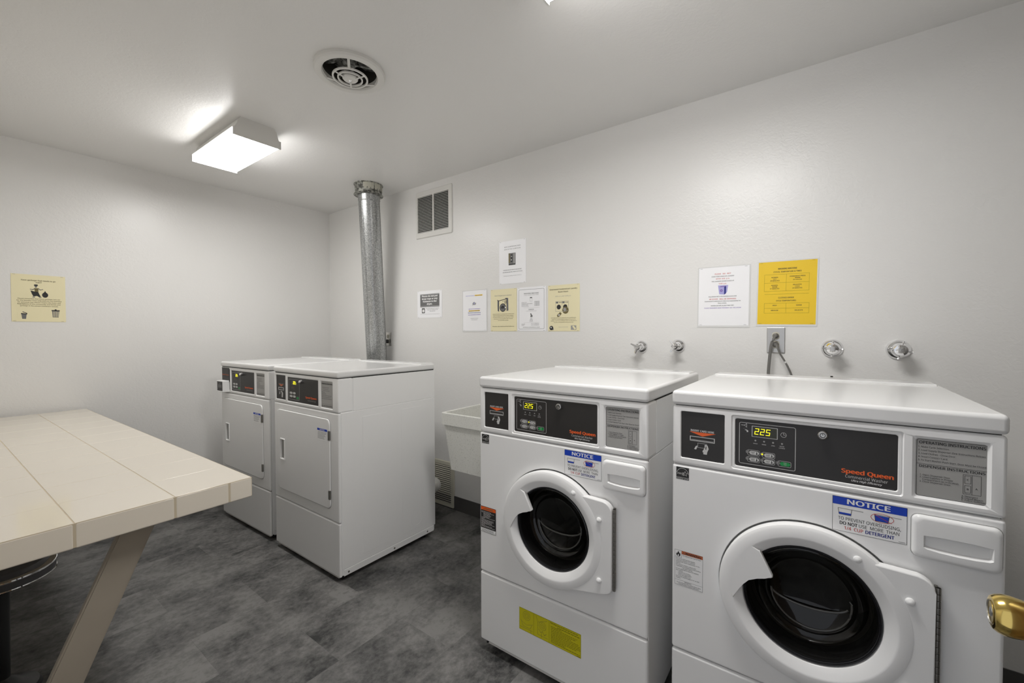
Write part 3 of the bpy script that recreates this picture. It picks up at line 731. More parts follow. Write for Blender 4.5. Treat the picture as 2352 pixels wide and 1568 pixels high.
for r_ in (.0165, .0110, .0060): s.ring(.034, .061, r_, .0008, M_BROWN)
s.line([(.008, .038), (.018, .018), (.050, .018), (.060, .038)], .0009, M_BROWN); s.line([(.012, .034), (.034, .026), (.056, .034)], .0008, M_BROWN); s.line([(.004, .012), (.060, .012)], .0008, M_BROWN); s.line([(.052, .012), (.052, -.0)], .0007, M_BROWN)
s.line([(.076, .080), (.084, .058), (.084, .012), (.126, .012)], .0008, M_BROWN); s.line([(.084, .058), (.124, .076)], .0008, M_BROWN)
for r_ in (.015, .009, .004): s.ring(.104, .050, r_, .0008, M_BROWN)
s.line([(.088, .034), (.096, .024), (.104, .030), (.112, .018), (.120, .026)], .0012, M_BROWN); s.line([(.100, .024), (.100, .006)], .001, M_BROWN)
s.text('Warning', .1370, .0755, .0045, O, bold=.03, w=.026); 
for k, (x, wd) in enumerate(((.166, .083), (.166, .088))):
    x_ = x
    while x_ < x+wd:
        l_ = random.uniform(.006, .013); s.rect(x_, .0760-k*.0072, min(x_+l_, x+wd), .0785-k*.0072, O, 3); x_ += l_+.0018
for k in range(11):
    x_, e = .1395, .1395+(.045, .105, .100, .082, .112, .116, .118, .118, .103, .060, .116)[k]
    while x_ < e:
        l_ = random.uniform(.005, .012); s.rect(x_, .0640-k*.0056, min(x_+l_, e), .0660-k*.0056, O, 3); x_ += l_+.0016
s.rect(.244, .0022, .257, .0040, O, 3)
s.build('yellow_sticker', w1, origin=(.1942, -.0002, .1655))
# label of the right washer only
s = Sheet(); w_, h_ = .0790, .1058
s.rect(-.0010, -.0010, w_+.001, h_+.001, M_PW, 1)
s.line([(0, 0), (w_, 0), (w_, h_), (0, h_)], .0006, M_INK, 2, True); s.line([(.0195, h_), (.0195, h_-.0215), (0, h_-.0215)], .0005, M_INK)
s.rect(.0195, h_-.0100, w_-.0004, h_-.0004, M_DORANGE, 2); s.text('WARNING', .0520, h_-.0083, .0062, M_INK, w=.0440, align='c', bold=.035, lay=3)
s.line([(.0225, h_-.0082), (.0285, h_-.0082), (.0255, h_-.0025)], .0007, M_INK, 3, True)
s.poly([(.0100, h_-.0200), (.0052, h_-.0170), (.0040, h_-.0120), (.0062, h_-.0088), (.0072, h_-.0110), (.0095, h_-.0030), (.0125, h_-.0075), (.0135, h_-.0095), (.0155, h_-.0085), (.0160, h_-.0150), (.0135, h_-.0188)], M_INK, 3)
s.poly([(.0100, h_-.0190), (.0078, h_-.0165), (.0088, h_-.0135), (.0102, h_-.0120), (.0122, h_-.0150), (.0118, h_-.0180)], M_PW, 4)
s.text('To reduce the risk of fire:', .0220, h_-.0150, .0030, M_INK, w=.052, bold=.01)
lines = [('Do not put flammable liquids,', .0035, .055), ('cleaning solvents, or articles', .0035, .054), ('wetted with these substances, in the', .0035, .067), ('washer.', .0035, .014), ('Do not put articles soiled with', .0035, .057), ('vegetable or cooking oil in the washer.', .0035, .071), ('For your safety:', .0225, .028),
         ('Do not attempt to open the washer', .0035, .065), ('door when:', .0035, .020), ('- Clothes are moving.', .0085, .037), ('- Water is in the washer.', .0085, .041), ('- Door lock light is on.', .0085, .038), ('Do not let anyone play in or on the', .0035, .066), ('washer.', .0035, .014)]
for k, (tx, x, wd) in enumerate(lines): s.text(tx, x, h_-.0262-k*.00455, .0026, M_INK, w=wd, bold=.012)
s.rect(0, .0148, w_, .0153, M_INK, 2)
for k, (tx, x, wd) in enumerate((('IMPORTANT', .028, .020), ('In case of power interruption please allow', .006, .068), ('5 minutes before trying to open door.', .010, .060))): s.text(tx, x, .0110-k*.0043, .0026, M_INK, w=wd, bold=.012)
s.build('warning_sticker', w2, origin=(.0093, -.0002, .5268))
# bolt standing up at the back edge of the right lid
bm = nbm(); lathe(bm, [(0, .006), (.004, .006), (.0045, .0), (.008, .0), (.008, -.004)], Matrix.Translation((.40, DEP-.004, H_TOP+.003)), 8); obj('rear_bolt', bm, M_DARK, w2)

# ------------------------------------------------------------------ dryers
DW, DD, DT, DL, DC, DCR, DB = .683, .675, 1.0975, 1.0613, .8823, .312, .030
def make_dryer():
    t = empty('clothes_dryer', (0, 0, 0))
    bm = nbm(); box(bm, .003, DW-.003, .014, DD-.012, DB+.004, DL-.004, .004)
    for x0, x1 in ((.001, .004), (DW-.004, DW-.001)):
        box(bm, x0, x1, .086, DD-.006, DC+.001, DL-.003, .001, 1)          # upper side plate
        box(bm, x0, x1, .0175, DD-.006, .066, DC-.001, .001, 1)            # lower side plate
        for ya, yb in ((.142, .299), (.402, .557)): box(bm, x0-.0006, x1+.0006, ya, yb, .10, .845, .0005, 1)
        box(bm, x0-.0012, x1+.0012, .024, DD-.02, .019+.012, .064, .001, 1)
    obj('cabinet', bm, M_WHITE, t)
    for y in (.050, .345, .600): obj('screw', lathe(nbm(), [(0, .003), (.004, .0026), (.0055, 0)], axis_mx((DW+.0002, y, .046), (1, 0, 0)), 10), M_HINGE, t)
    bm = nbm(); lathe(bm, [(.045, 0), (.0456, .0007), (.0462, 0)], axis_mx((DW-.0006, .515, .165), (1, 0, 0)), 40); obj('knockout', bm, M_WHITE, t)
    bm = nbm(); box(bm, .006, DW-.006, .006, DD-.01, DL-.005, DL+.004); obj('lid_gap_shade', bm, M_DARK, t, smooth=False)  # shade below the lid put in as a dark strip
    lid(t, DW, DD, DL+.0015, DT)
    bm = panel(nbm(), 0, DW, 0, .084, DC+.0018, DL-.0018, .007, [
        (rr(.0235, .1405, .9015, 1.0480, .003), [(.0016, .0035)], 1),
        (rr(.1590, .4960, .8985, 1.0450, .004), [(.0030, .004), (.0045, .002)], 1),
        (rr(.5155, .6325, .8965, 1.0430, .004), [(.0035, .004)], 2)])
    con = obj('control_console', bm, [M_WHITE, M_BLK, M_PLATE], t, label='white fascia with black and grey instrument panels')
    s = Sheet(); s.rect(.1645, .9040, .4905, 1.0395, M_BLK, .3)
    s.rrect(.1765, .9135, .2935, 1.0295, .004, .0013, M_PG)
    s.rect(.2040, .9985, .2630, 1.0215, M_GINK, 1); s.rect(.2052, .9995, .2618, 1.0205, M_LEDD, 2)
    for x in (.226, .238): 
        s.line([(x, 1.0180), (x+.008, 1.0180), (x+.008, 1.0100), (x, 1.0100), (x, 1.0030), (x+.008, 1.0030)], .0028, M_LED, 3)
    s.line([(.250, 1.0180), (.250, 1.0105), (.257, 1.0105), (.257, 1.0030), (.250, 1.0030)], .0022, M_LED, 3)
    s.disc(.214, .985, .002, M_LINK); s.disc(.233, .985, .002, M_ORANGE); s.text('DRYING', .214, .9775, .0025, M_LINK, align='c'); s.text('COOLING', .233, .9735, .0025, M_LINK, align='c')
    for x, z in ((.188, .945), (.224, .945), (.188, .926), (.224, .926)):
        s.poly(rr(x, x+.028, z, z+.012, .0058, 4), M_PG, 2); s.text('HEAT', x+.012, z+.004, .003, M_INK, w=.014, align='c', lay=3) if False else s.rect(x+.006, z+.0055, x+.018, z+.0065, M_INK, 3)
        s.ring(x-.004, z+.006, .003, .0007, M_PG, 2, 12)
    s.poly(rr(.262, .288, .9205, .9315, .005, 4), M_GREEN, 2); s.rrect(.257, .9185, .2905, .9335, .003, .0007, M_LINK)
    s.text('Speed Queen', .3605, .9335, .0100, M_ORANGE, w=.1130, bold=.045)
    s.text('Commercial Dryer', .3830, .9190, .0075, M_LINK, w=.086)
    s.build('control_panel', con, origin=(0, .0020, 0))
    bm = nbm(); lathe(bm, [(0, .016), (.006, .0155), (.0095, .012), (.011, .004), (.011, -.006)], axis_mx((.3245, 0, 1.0230), (0, -1, 0)), 24); obj('key_lock', bm, M_CHROME, con)
    s = Sheet(); I = M_INK
    s.line([(.522, .905), (.626, .905), (.626, 1.0345), (.522, 1.0345)], .0006, I, 2, True)
    s.text('OPERATING INSTRUCTIONS', .574, 1.0240, .0055, I, w=.098, align='c', bold=.03)
    for k, (x, wd) in enumerate(((.530, .062), (.538, .050), (.538, .060), (.524, .030), (.524, .042), (.524, .090), (.524, .085), (.524, .092))):
        x_ = x; z = 1.006-k*.0085
        while x_ < x+wd: l_ = random.uniform(.006, .013); s.rect(x_, z, min(x_+l_, x+wd), z+.0024, M_GINK, 2); x_ += l_+.002
    s.rect(.522, .9195, .626, .9201, I); s.text('PULL LINT SCREEN BEFORE USE', .574, .9085, .0045, I, w=.098, align='c', bold=.03)
    s.build('instruction_plate', con, origin=(0, .0040, 0))
    # body front with the loading door
    bm = nbm(); box(bm, 0, DW, 0, .0165, DCR+.0015, DC-.0015, .0075); obj('front_panel', bm, M_WHITE, t)
    bm = nbm(); box(bm, 0, DW, 0, .0165, DB, DCR-.0015, .0075); obj('lower_panel', bm, M_WHITE, t)
    bm = nbm(); box(bm, .02, DW-.02, .006, .02, DB-.008, DB+.004, .002); obj('kick_strip', bm, M_TRIMW, t)
    bm = nbm(); prism(bm, rr(.0368, .6112, .3708, .8472, .0325, 7), -.0006, .003); obj('door_gap_shade', bm, M_LINK, t, smooth=False)  # grey outline painted as the shade in the gap round the door
    bm = rpanel(nbm(), rr(.0395, .6085, .3735, .8445, .030, 7), -.0060, .003, .004, [(rr(.0800, .1370, .5480, .6740, .004), [(.0010, -.0035), (.0055, -.0035), (.0070, .003), (.012, .010)], 0)])
    o = obj('door', bm, M_WHITE, t)
    for za, zb in ((.735, .785), (.425, .472)):
        bm = nbm(); box(bm, .5990, .6110, -.0105, -.002, za, zb, .001, 1); obj('door_hinge', bm, M_HINGE, t)
    s = Sheet(); s.rect(.492, .7255, .5885, .7885, M_PW, 1); s.rect(.492, .7770, .5885, .7885, M_BLUE, 2); s.text('NOTICE', .540, .7795, .0065, M_PW, w=.045, align='c', bold=.03, lay=3)
    for k, wd in enumerate((.085, .082, .070, .075, .060, .066)): s.rect(.496, .7690-k*.0068, .496+wd, .7708-k*.0068, M_GINK, 2)
    s.build('notice_sticker', o, origin=(0, -.0061, 0))
    for x in (.05, DW-.05):
        for y in (.05, DD-.07): foot(t, x, y)
    return t
d1 = make_dryer(); d2 = dup(d1)
d1.location = (-2.6673, 1.1976, 0); d1.rotation_euler = (0, 0, math.radians(.4))
d2.location = (-3.4286, 1.1830, 0); d2.rotation_euler = (0, 0, math.radians(1.5))
tag(d1, 'white clothes dryer with a bare card slot, standing nearest the utility sink', 'dryer', 'clothes dryers')
tag(d2, 'white clothes dryer in the corner with a box sticking out of its console', 'dryer', 'clothes dryers')
# card reader of the nearer dryer
s = Sheet(); s.rect(.0265, .9045, .1375, 1.0450, M_BLK, .3)
s.text('INSERT CARD', .0815, .9935, .0048, M_LINK, w=.060, align='c'); s.poly([(.050, .992), (.0815, .979), (.113, .992)], M_DORANGE)
s.rect(.0475, .9570, .1130, .9735, M_PG, 1); s.rect(.0520, .9605, .1085, .9700, M_BLK, 2)
s.poly([(.058, .932), (.062, .948), (.068, .949), (.066, .932)], M_PG); s.poly([(.086, .915), (.099, .915), (.103, .938), (.096, .948), (.078, .953), (.078, .949), (.088, .942)], M_PG)
s.build('card_reader', d1, origin=(0, .0035, 0))
# coin box and branded strip of the far dryer
bm = nbm(); box(bm, .0185, .1325, -.0006, .003, .9600, 1.0560, 0)
o = obj('black_plate', bm, M_BLK, d2, smooth=False)
s = Sheet(); s.text('Speed Queen', .0755, 1.003, .0085, M_DORANGE, w=.105, align='c', bold=.03); s.build('maker_name', o, origin=(0, -.0007, 0))
bm = panel(nbm(), .0290, .1285, -.0400, .004, .8900, .9680, .003, [([(.0295+.003, .8955), (.1235, .8955), (.1235, .9635), (.0325, .9635)], [(.002, .002)], 1)])
o = obj('coin_box', bm, [M_WPL, M_BLK], d2)
s = Sheet(); s.rect(.050, .9200, .105, .9420, M_GINK); s.text('PUSH', .0775, .926, .009, M_LINK, align='c', bold=.02, lay=3) if False else None
s.rect(.045, .909, .112, .911, M_INK, 3); s.poly([(.068, .944), (.088, .944), (.078, .956)], M_GINK)
s.build('coin_plate', o, origin=(0, -.0382, 0))
# white exhaust hose elbow that peeks out behind the nearer dryer
bm = nbm(); pts = spline([(.42, DD-.01, .19), (.42, DD+.09, .19), (.42, DD+.17, .19), (.41, DD+.26, .19)], 8)
tube(bm, pts, [.050+.003*math.sin(i*2.6) for i in range(len(pts))], 20); obj('exhaust_hose', bm, M_TRIMW, d1)

# ------------------------------------------------------------------ utility sink
t = tag(empty('utility_sink', (-1.43, 1.66, .5)), 'speckled grey laundry tub fixed to the wall between dryer and washer', 'sink')
def tub(bm, sections, mi=0):
    prev = None
    for hx0, hx1, y0, y1, z in sections:
        r = [bm.verts.new((x, y, z)) for x, y in rr(hx0, hx1, y0, y1, .02, 4)]
        if prev: bridge(bm, prev, r, mi)
        prev = r
    return prev
zo = .5
bm = nbm()
x0, x1, y0, y1 = -.285, .285, 0, .552
p = tub(bm, [(x0+.045, x1-.045, y0+.05, y1-.03, .535-zo), (x0+.035, x1-.035, y0+.035, y1-.02, .528-zo), (x0+.010, x1-.010, y0+.010, y1-.006, .783-zo)])
e = tub(bm, [(x0+.010, x1-.010, y0+.010, y1-.006, .783-zo), (x0, x1, y0, y1, .785-zo), (x0, x1, y0, y1, .848-zo), (x0+.002, x1-.002, y0+.002, y1-.002, .850-zo), (x0+.016, x1-.016, y0+.016, y1-.016, .850-zo), (x0+.018, x1-.018, y0+.018, y1-.018, .848-zo), (x0+.045, x1-.045, y0+.05, y1-.045, .56-zo)])
bm.faces.new(e)
bm.verts.ensure_lookup_table(); bm.faces.new([bm.verts[i] for i in range(24+0)][:20] if False else list(bm.verts)[:len(e)])
obj('basin', bm, M_SINK, t)
bm = nbm(); tube(bm, spline([(.02, .28, .03), (.02, .28, -.12), (.02, .34, -.17), (.02, .40, -.12), (.02, .545, -.10)], 6), .02, 14); obj('drain_pipe', bm, M_TRIMW, t)
t.rotation_euler = (0, 0, math.radians(1.0))

# ------------------------------------------------------------------ water valves on the wall
def flange(t, r):
    bm = nbm(); lathe(bm, [(r, 0), (r, .003), (r*.95, .008), (r*.80, .014), (r*.60, .020), (r*.55, .030), (.016, .034), (.012, .036), (.010, .06), (0, .06)], axis_mx((0, 0, 0), (0, -1, 0)), 36)
    obj('flange', bm, M_CHROME, t)
def lever_valve(x, z, rot):
    t = empty('water_valve', (x, D, z)); flange(t, .034)
    bm = nbm(); lathe(bm, [(.0, .075), (.012, .075), (.0165, .070), (.0185, .055), (.0185, .042), (.014, .036), (.008, .034), (.008, .02)], axis_mx((0, 0, 0), (0, -1, 0)), 10)
    obj('hub', bm, M_CHROME, t)
    bm = nbm()
    for a_ in (rot, rot+PI*.62, rot+PI*1.3):
        u = Vector((math.cos(a_), 0, math.sin(a_)))
        tube(bm, [Vector((0, -.066, 0)), u*.018+Vector((0, -.072, 0)), u*.034+Vector((0, -.080, 0))], [.010, .009, .0045], 8, flat=.7)
    obj('lever', bm, M_CHROME, t)
    return t
def cross_valve(x, z, rot):
    t = empty('water_valve', (x, D, z)); flange(t, .038)
    bm = nbm(); lathe(bm, [(0, .086), (.006, .086), (.0075, .082), (.010, .080), (.020, .078), (.0265, .070), (.028, .062), (.025, .055), (.015, .050), (.011, .02)], axis_mx((0, 0, 0), (0, -1, 0)), 30)
    obj('hub', bm, M_CHROME, t)
    bm = nbm()
    for k in range(4):
        a_ = rot+k*PI/2; u = Vector((math.cos(a_), 0, math.sin(a_)))
        tube(bm, [u*.016+Vector((0, -.068, 0)), u*.031+Vector((0, -.069, 0)), u*.034+Vector((0, -.069, 0))], [.004, .003, .0045], 8)
    obj('handle_pins', bm, M_CHROME, t)
    bm = nbm(); box(bm, -.009, .009, -.094, -.080, -.010, .010, .002, 2)
    lathe(bm, [(0, .102), (.0045, .102), (.0045, .092)], axis_mx((0, 0, 0), (0, -1, 0)), 14); obj('stem_nut', bm, M_STEEL, t)
    return t
for o, lb in ((lever_valve(-.775, 1.218, 2.6), 'chrome lever valve on the wall, leftmost of four above the washers'),
              (lever_valve(-.585, 1.226, 2.2), 'chrome lever valve on the wall, second from left above the washers'),
              (cross_valve(.036, 1.225, 1.5), 'round chrome valve with pin handle to the right of the outlet'),
              (cross_valve(.242, 1.224, 1.35), 'rightmost round chrome valve with pin handle on the wall')):
    tag(o, lb, 'valve', 'chrome water valves on the back wall')

# ------------------------------------------------------------------ outlets and cords
def outlet(x, z, m, mr, w=.070, h=.114):
    t = empty('wall_outlet', (x, D, z)); bm = nbm(); box(bm, -w/2, w/2, -.006, 0, -h/2, h/2, .003, 2); obj('cover_plate', bm, m, t)
    for s_ in (-1, 1):
        bm = nbm(); prism(bm, [(max(-.014, min(.014, x_)), s_*.0195+z_) for x_, z_ in circ(0, 0, .0172, 24)], -.0085, -.004, 0, .0008, 1)
        r = obj('receptacle', bm, mr, t)
        s = Sheet(); s.rect(-.007, s_*.0195-.002, -.0055, s_*.0195+.006, M_INK); s.rect(.0055, s_*.0195-.002, .007, s_*.0195+.006, M_INK); s.disc(0, s_*.0195-.008, .0022, M_INK)
        s.build('slots', r, origin=(0, -.0086, 0))
    return t
tag(outlet(-2.905, 1.246, M_STEEL, M_CREAMPL), 'steel outlet plate half hidden behind the metal duct', 'outlet')
tag(outlet(-.165, 1.258, M_STEEL, M_CREAMPL), 'steel double outlet with two grey cords below the yellow notice', 'outlet')
bm = nbm(); lathe(bm, [(0, .034), (.010, .034), (.015, .028), (.016, .012), (.016, .009), (0, .009)], axis_mx((-2.905, D, 1.2265), (0, -1, 0)), 18)
o = obj('plug', bm, M_BLKPL); tag(o, 'dark plug in the lower socket beside the metal duct', 'plug')
def cord(pts, zsock, lb):
    t = empty('power_cord', (-.165, D, zsock)); o_ = Vector((-.165, D, zsock))
    bm = nbm(); lathe(bm, [(.012, .0088), (.0125, .014), (.011, .026), (.006, .034), (0, .036)], axis_mx((0, 0, 0), (0, -1, 0)), 16); obj('plug_head', bm, M_CORD, t)
    bm = nbm(); tube(bm, spline([Vector(p)-o_ for p in pts], 8), .0062, 10, flat=.6); obj('cable', bm, M_CORD, t)
    return tag(t, lb, 'cord', 'power cords at the steel outlet')
yD = D
cord([(-.165, yD-.030, 1.2775), (-.172, yD-.040, 1.262), (-.180, yD-.040, 1.232), (-.185, yD-.040, 1.18), (-.189, yD-.045, 1.11), (-.190, yD-.06, 1.00), (-.19, yD-.08, .80)], 1.2775, 'grey power cord hanging straight down from the upper socket')
t = cord([(-.160, yD-.030, 1.2385), (-.156, yD-.040, 1.226), (-.146, yD-.040, 1.200), (-.125, yD-.040, 1.160), (-.104, yD-.045, 1.110), (-.070, yD-.06, 1.00), (-.05, yD-.08, .80)], 1.2385, 'grey power cord slanting right from the lower socket, with white tape')
o_ = Vector((-.165, D, 1.2385)); bm = nbm()
tube(bm, [Vector((-.1285, yD-.040, 1.166))-o_, Vector((-.1245, yD-.040, 1.159))-o_], .0066, 10, flat=.75); box(bm, .040, .048, -.041, -.0395, -.0765, -.0685)
obj('tape_flag', bm, M_TAPE, t)

# ------------------------------------------------------------------ notices on the walls
def scribble(s, x0, x1, y, h, m, lay=3, al='c', wd=None):
    wd = wd or (x1-x0); a = x0 if al == 'l' else (x0+x1)/2-wd/2; e = a+wd
    while a < e-.001:
        l_ = random.uniform(.004, .012); s.rect(a, y, min(a+l_, e), y+h, m, lay); a += l_+.0020
def staples(s, w, h, m=M_GINK):
    for x, y in ((.006, h-.004), (w-.018, h-.004), (.006, .003), (w-.018, .003)): s.rect(x, y, x+.011, y+.0010, m, 3)
def poster(s, x, z, w, h, base, label, rot=0., plane='front', name='paper_notice', sleeve=None):
    if sleeve:
        s.rect(-.005, -.009, w+.005, h+.004, M_SLEEVE, .2)
    o = s.build(name, None, plane, (x, D-.0004, z) if plane == 'front' else (L+.0004, x, z), thick=.0012, base=(0, 0, w, h, base), rot=rot)
    return tag(o, label, 'notice', 'paper notices on the walls')
PW_, PH = .216, .279
# garbage notice (left wall)
s = Sheet(); K = M_INK
s.text('Have garbage that needs to go', .108, .2420, .0075, M_BROWN, w=.138, align='c', bold=.02); s.text('out??', .108, .2300, .0075, M_BROWN, w=.024, align='c', bold=.02)
for k, (tx, wd) in enumerate((('Please remember that these garbage cans are', .170), ('for the laundry room only and are not intended', .180), ('for personal use. Please respect the Rules and', .172), ('Regulations of the community and throw your', .174), ('garbage in the correct containers outside.', .154))):
    s.text(tx, .110, .1330-k*.0105, .0058, M_BROWN, w=wd, align='c', bold=.012)
s.poly([(.088, .218), (.092, .222), (.103, .222), (.106, .216), (.100, .213), (.091, .213)], K); s.poly([(.0915, .214), (.102, .214), (.101, .206), (.096, .202), (.092, .207)], M_GINK)
s.poly([(.090, .200), (.107, .200), (.106, .176), (.092, .176)], M_BROWN, 2); s.line([(.091, .197), (.084, .190), (.074, .193)], .0035, M_GINK); s.line([(.107, .198), (.114, .190), (.124, .194)], .0035, M_GINK)
s.poly([(.075, .185), (.090, .180), (.106, .176), (.112, .158), (.116, .150), (.108, .148), (.100, .154), (.086, .150), (.080, .165)], K, 2); s.rect(.082, .144, .092, .149, M_GINK); s.rect(.108, .144, .118, .148, M_GINK)
s.disc(.133, .161, .0125, K, 2, 20, 1.25); s.poly([(.128, .174), (.138, .174), (.1335, .186)], K, 2)
s.poly([(.037, .046), (.058, .046), (.055, .016), (.040, .016)], M_GINK, 2); s.poly([(.036, .050), (.060, .047), (.060, .043), (.036, .044)], K, 3); s.poly([(.042, .060), (.060, .050), (.060, .046), (.042, .056)], K, 3)
s.poly([(.160, .066), (.190, .066), (.187, .028), (.162, .028)], M_GINK, 2); s.poly([(.158, .072), (.192, .072), (.192, .066), (.158, .066)], K, 3)
for k in range(6): s.rect(.1645+k*.0042, .031, .1660+k*.0042, .064, M_CREAM, 3)
s.poly([(.170, .072), (.180, .072), (.178, .077), (.172, .077)], K, 3); staples(s, PW_, PH, M_BROWN)
poster(s, .2535, 1.3665, PW_+.002, PH, M_CREAM, 'cream paper notice about garbage on the left wall', .0, 'left')
# dryer notice
s = Sheet(); w_, h_ = .270, .207
s.rect(.032, .083, .243, .182, M_GINK, 1); s.rect(.032, .177, .243, .1785, M_PW, 2); s.rect(.032, .0885, .243, .090, M_PW, 2)
for k, (tx, wd) in enumerate((('Please do not put', .172), ('large rugs or any', .170), ('footwear in the', .150), ('dryer.', .060))): s.text(tx, .1375, .1600-k*.0200, .0120, M_PW, w=wd, align='c', bold=.05)
s.poly(rr(.050, .084, .036, .076, .004, 3), M_GINK, 1); s.disc(.067, .054, .0115, M_PW, 2)
for k, (tx, wd) in enumerate((('These items damage the machine.', .145), ('Thank You Greenwood HOA', .118), ('Management', .060))): s.text(tx, .168, .0690-k*.0105, .0052, M_GINK, w=wd, align='c', bold=.01)
s.rect(.032, .028, .243, .029, M_GINK, 2); staples(s, w_, h_)
poster(s, -2.545, 1.4100, w_, h_, M_PAPER, 'white sheet with a dark printed box, left of the row of notices')
# quarter machine notice
s = Sheet()
s.text('NEW QUARTER MACHINE', .108, .2380, .0065, M_GINK, w=.130, align='c'); s.text('NOW IN THE CLUBHOUSE', .108, .2220, .0065, M_GINK, w=.132, align='c')
s.rect(.078, .120, .134, .198, M_GINK, 1); s.rect(.078, .135, .090, .198, M_BROWN, 2); s.rect(.094, .140, .110, .190, M_INK, 2); s.rect(.116, .130, .120, .196, M_LINK, 2); s.rect(.124, .130, .127, .196, M_PG, 2); s.rect(.097, .172, .107, .180, M_LINK, 3); s.rect(.097, .150, .104, .158, M_PG, 3); s.rect(.080, .122, .132, .128, M_INK, 3)
s.text('QUARTERS AVAILABLE FROM THE NEW MACHINE', .108, .0880, .0040, M_INK, w=.146, align='c', bold=.02); s.text('THE NEW MACHINE WILL TAKE $1, $5, $10 & $20', .108, .0740, .0040, M_INK, w=.158, align='c', bold=.02)
s.text('This machine is being removed on the 1st', .108, .0500, .0042, M_GINK, w=.145, align='c'); staples(s, PW_, PH)
poster(s, -1.7345, 1.6150, PW_, PH, M_PAPER, 'white notice with a small dark photo, hanging above the row of four')
# row of four
s = Sheet()
s.rect(.112, .2410, .182, .2490, M_HILITE, 1); scribble(s, .028, .110, .2420, .0035, M_LILAC, 2, 'l'); scribble(s, .116, .178, .2428, .0030, M_BROWN, 3, 'l')
s.poly([(.088, .186), (.100, .200), (.124, .192), (.120, .180), (.100, .178)], M_LINK, 1); s.disc(.106, .190, .006, M_LILAC, 2, 12); s.line([(.09, .176), (.11, .2)], .002, M_GINK)
for k, (wd, m_) in enumerate(((.106, M_PURPLE), (.100, M_BROWN), (.118, M_NAVY), (.116, M_PURPLE))):
    if k == 1: s.rect(.054, .1480-k*.0135, .158, .1555-k*.0135, M_HILITE, 1)
    scribble(s, .04, .176, .1490-k*.0135, .0038, m_, 3, 'c', wd)
scribble(s, .04, .176, .0840, .0024, M_LINK, 3, 'c', .070); scribble(s, .04, .176, .0740, .0024, M_LINK, 3, 'c', .056); staples(s, PW_, PH, M_LINK)
poster(s, -2.0635, 1.3100, PW_+.002, PH, M_PAPER, 'white notice with yellow highlighted lines, first in the row of four', sleeve=1)
def washer_pic(s, x, y, k, m1=M_INK, m2=M_GINK, bg=M_CREAM):
    P = lambda a, b: (x+a*k, y+b*k)
    s.poly([P(-.02, .85), P(.12, .80), P(.12, 0), P(0, .04), P(-.02, .4)], m2, 1); s.poly([P(.12, .80), P(.86, .92), P(.86, .02), P(.12, 0)], bg, 2)
    s.poly([P(.78, 1.0), P(1.0, .98), P(1.02, .05), P(.86, .02), P(.86, .90), P(.70, .96)], m2, 3)
    s.line([P(.12, 0), P(.12, .80), P(-.02, .86)], .04*k, m1, 4); s.line([P(.12, .80), P(.86, .92)], .05*k, m1, 4); s.line([P(.86, .92), P(.86, .05)], .03*k, m1, 4)
    s.disc(*P(.50, .28), .30*k, m1, 4, 24, 1.05); s.disc(*P(.50, .28), .24*k, m2, 5, 24, 1.05); s.disc(*P(.50, .26), .18*k, m1, 6, 24); s.disc(*P(.42, .12), .10*k, m2, 7, 14); s.disc(*P(.58, .12), .10*k, m2, 7, 14)
    s.disc(*P(.74, .28), .06*k, M_PW, 8, 12); s.disc(*P(.48, .73), .025*k, m1, 4, 8); s.disc(*P(.57, .75), .025*k, m1, 4, 8)
    s.line([P(.68, .78), P(.82, .80), P(.82, .60), P(.68, .58)], .03*k, m1, 4, True); s.line([P(.68, .68), P(.82, .70)], .03*k, m1, 4)
s = Sheet(); s.text("Don't forget your clothes!", .105, .2330, .0078, M_LINK, w=.142, align='c', shear=.15)
washer_pic(s, .060, .132, .088)
for k, (tx, wd) in enumerate((('Please remember to not leave your clothes in the', .176), ('dryer for long periods of time. Many residents', .170), ('use these facilities and if you leave your clothes', .172), ('in the dryer for too long then other residents', .160), ('can not do their laundry.', .088))): s.text(tx, .106, .1120-k*.0105, .0048, M_BROWN, w=wd, align='c', bold=.012)
s.text('Remember, other residents use these facilities too.', .106, .0300, .0048, M_BROWN, w=.180, align='c', bold=.02); staples(s, PW_, PH, M_BROWN)
poster(s, -1.8085, 1.3045, PW_+.001, PH, M_CREAM, 'cream notice with a washing machine cartoon, second in the row of four')
s = Sheet(); s.rrect(.012, .014, .204, .264, .006, .0016, M_GINK)
s.text('WASHING MACHINE', .108, .2350, .0072, M_GINK, w=.112, align='c', bold=.015); s.text('CYCLES, TEMPERATURES & TIMES', .108, .2260, .0040, M_LINK, w=.110, align='c', bold=.01)
s.rrect(.099, .188, .115, .212, .003, .001, M_LINK); s.rect(.098, .208, .114, .214, M_INK)
for k, (a, b) in enumerate((('NORMAL HOT', '29 MINUTES'), ('PERMANENT PRESS WARM', '25 MINUTES'), ('NORMAL WARM', '27 MINUTES'), ('DELICATE COLD', '25 MINUTES'))):
    s.text(a, .034, .1800-k*.0080, .0040, M_GINK, w=(.040, .082, .050, .054)[k], bold=.01); s.text(b, .132, .1830-k*.0080, .0044, M_GINK, w=.038, bold=.02)
s.rect(.048, .1480, .168, .1486, M_LINK); s.text('DRYER', .108, .1330, .0070, M_GINK, w=.038, align='c', bold=.01); s.text('CYCLE TEMPERATURES', .108, .1250, .0038, M_LINK, w=.078, align='c')
s.poly([(.100, .090), (.116, .088), (.118, .098), (.110, .106), (.106, .114), (.100, .110), (.104, .100)], M_GINK)
for k, tx in enumerate(('HIGH', 'WARM', 'MEDIUM', 'DELICATE')): s.text(tx, .108, .0810-k*.0070, .0040, M_GINK, align='c', bold=.01)
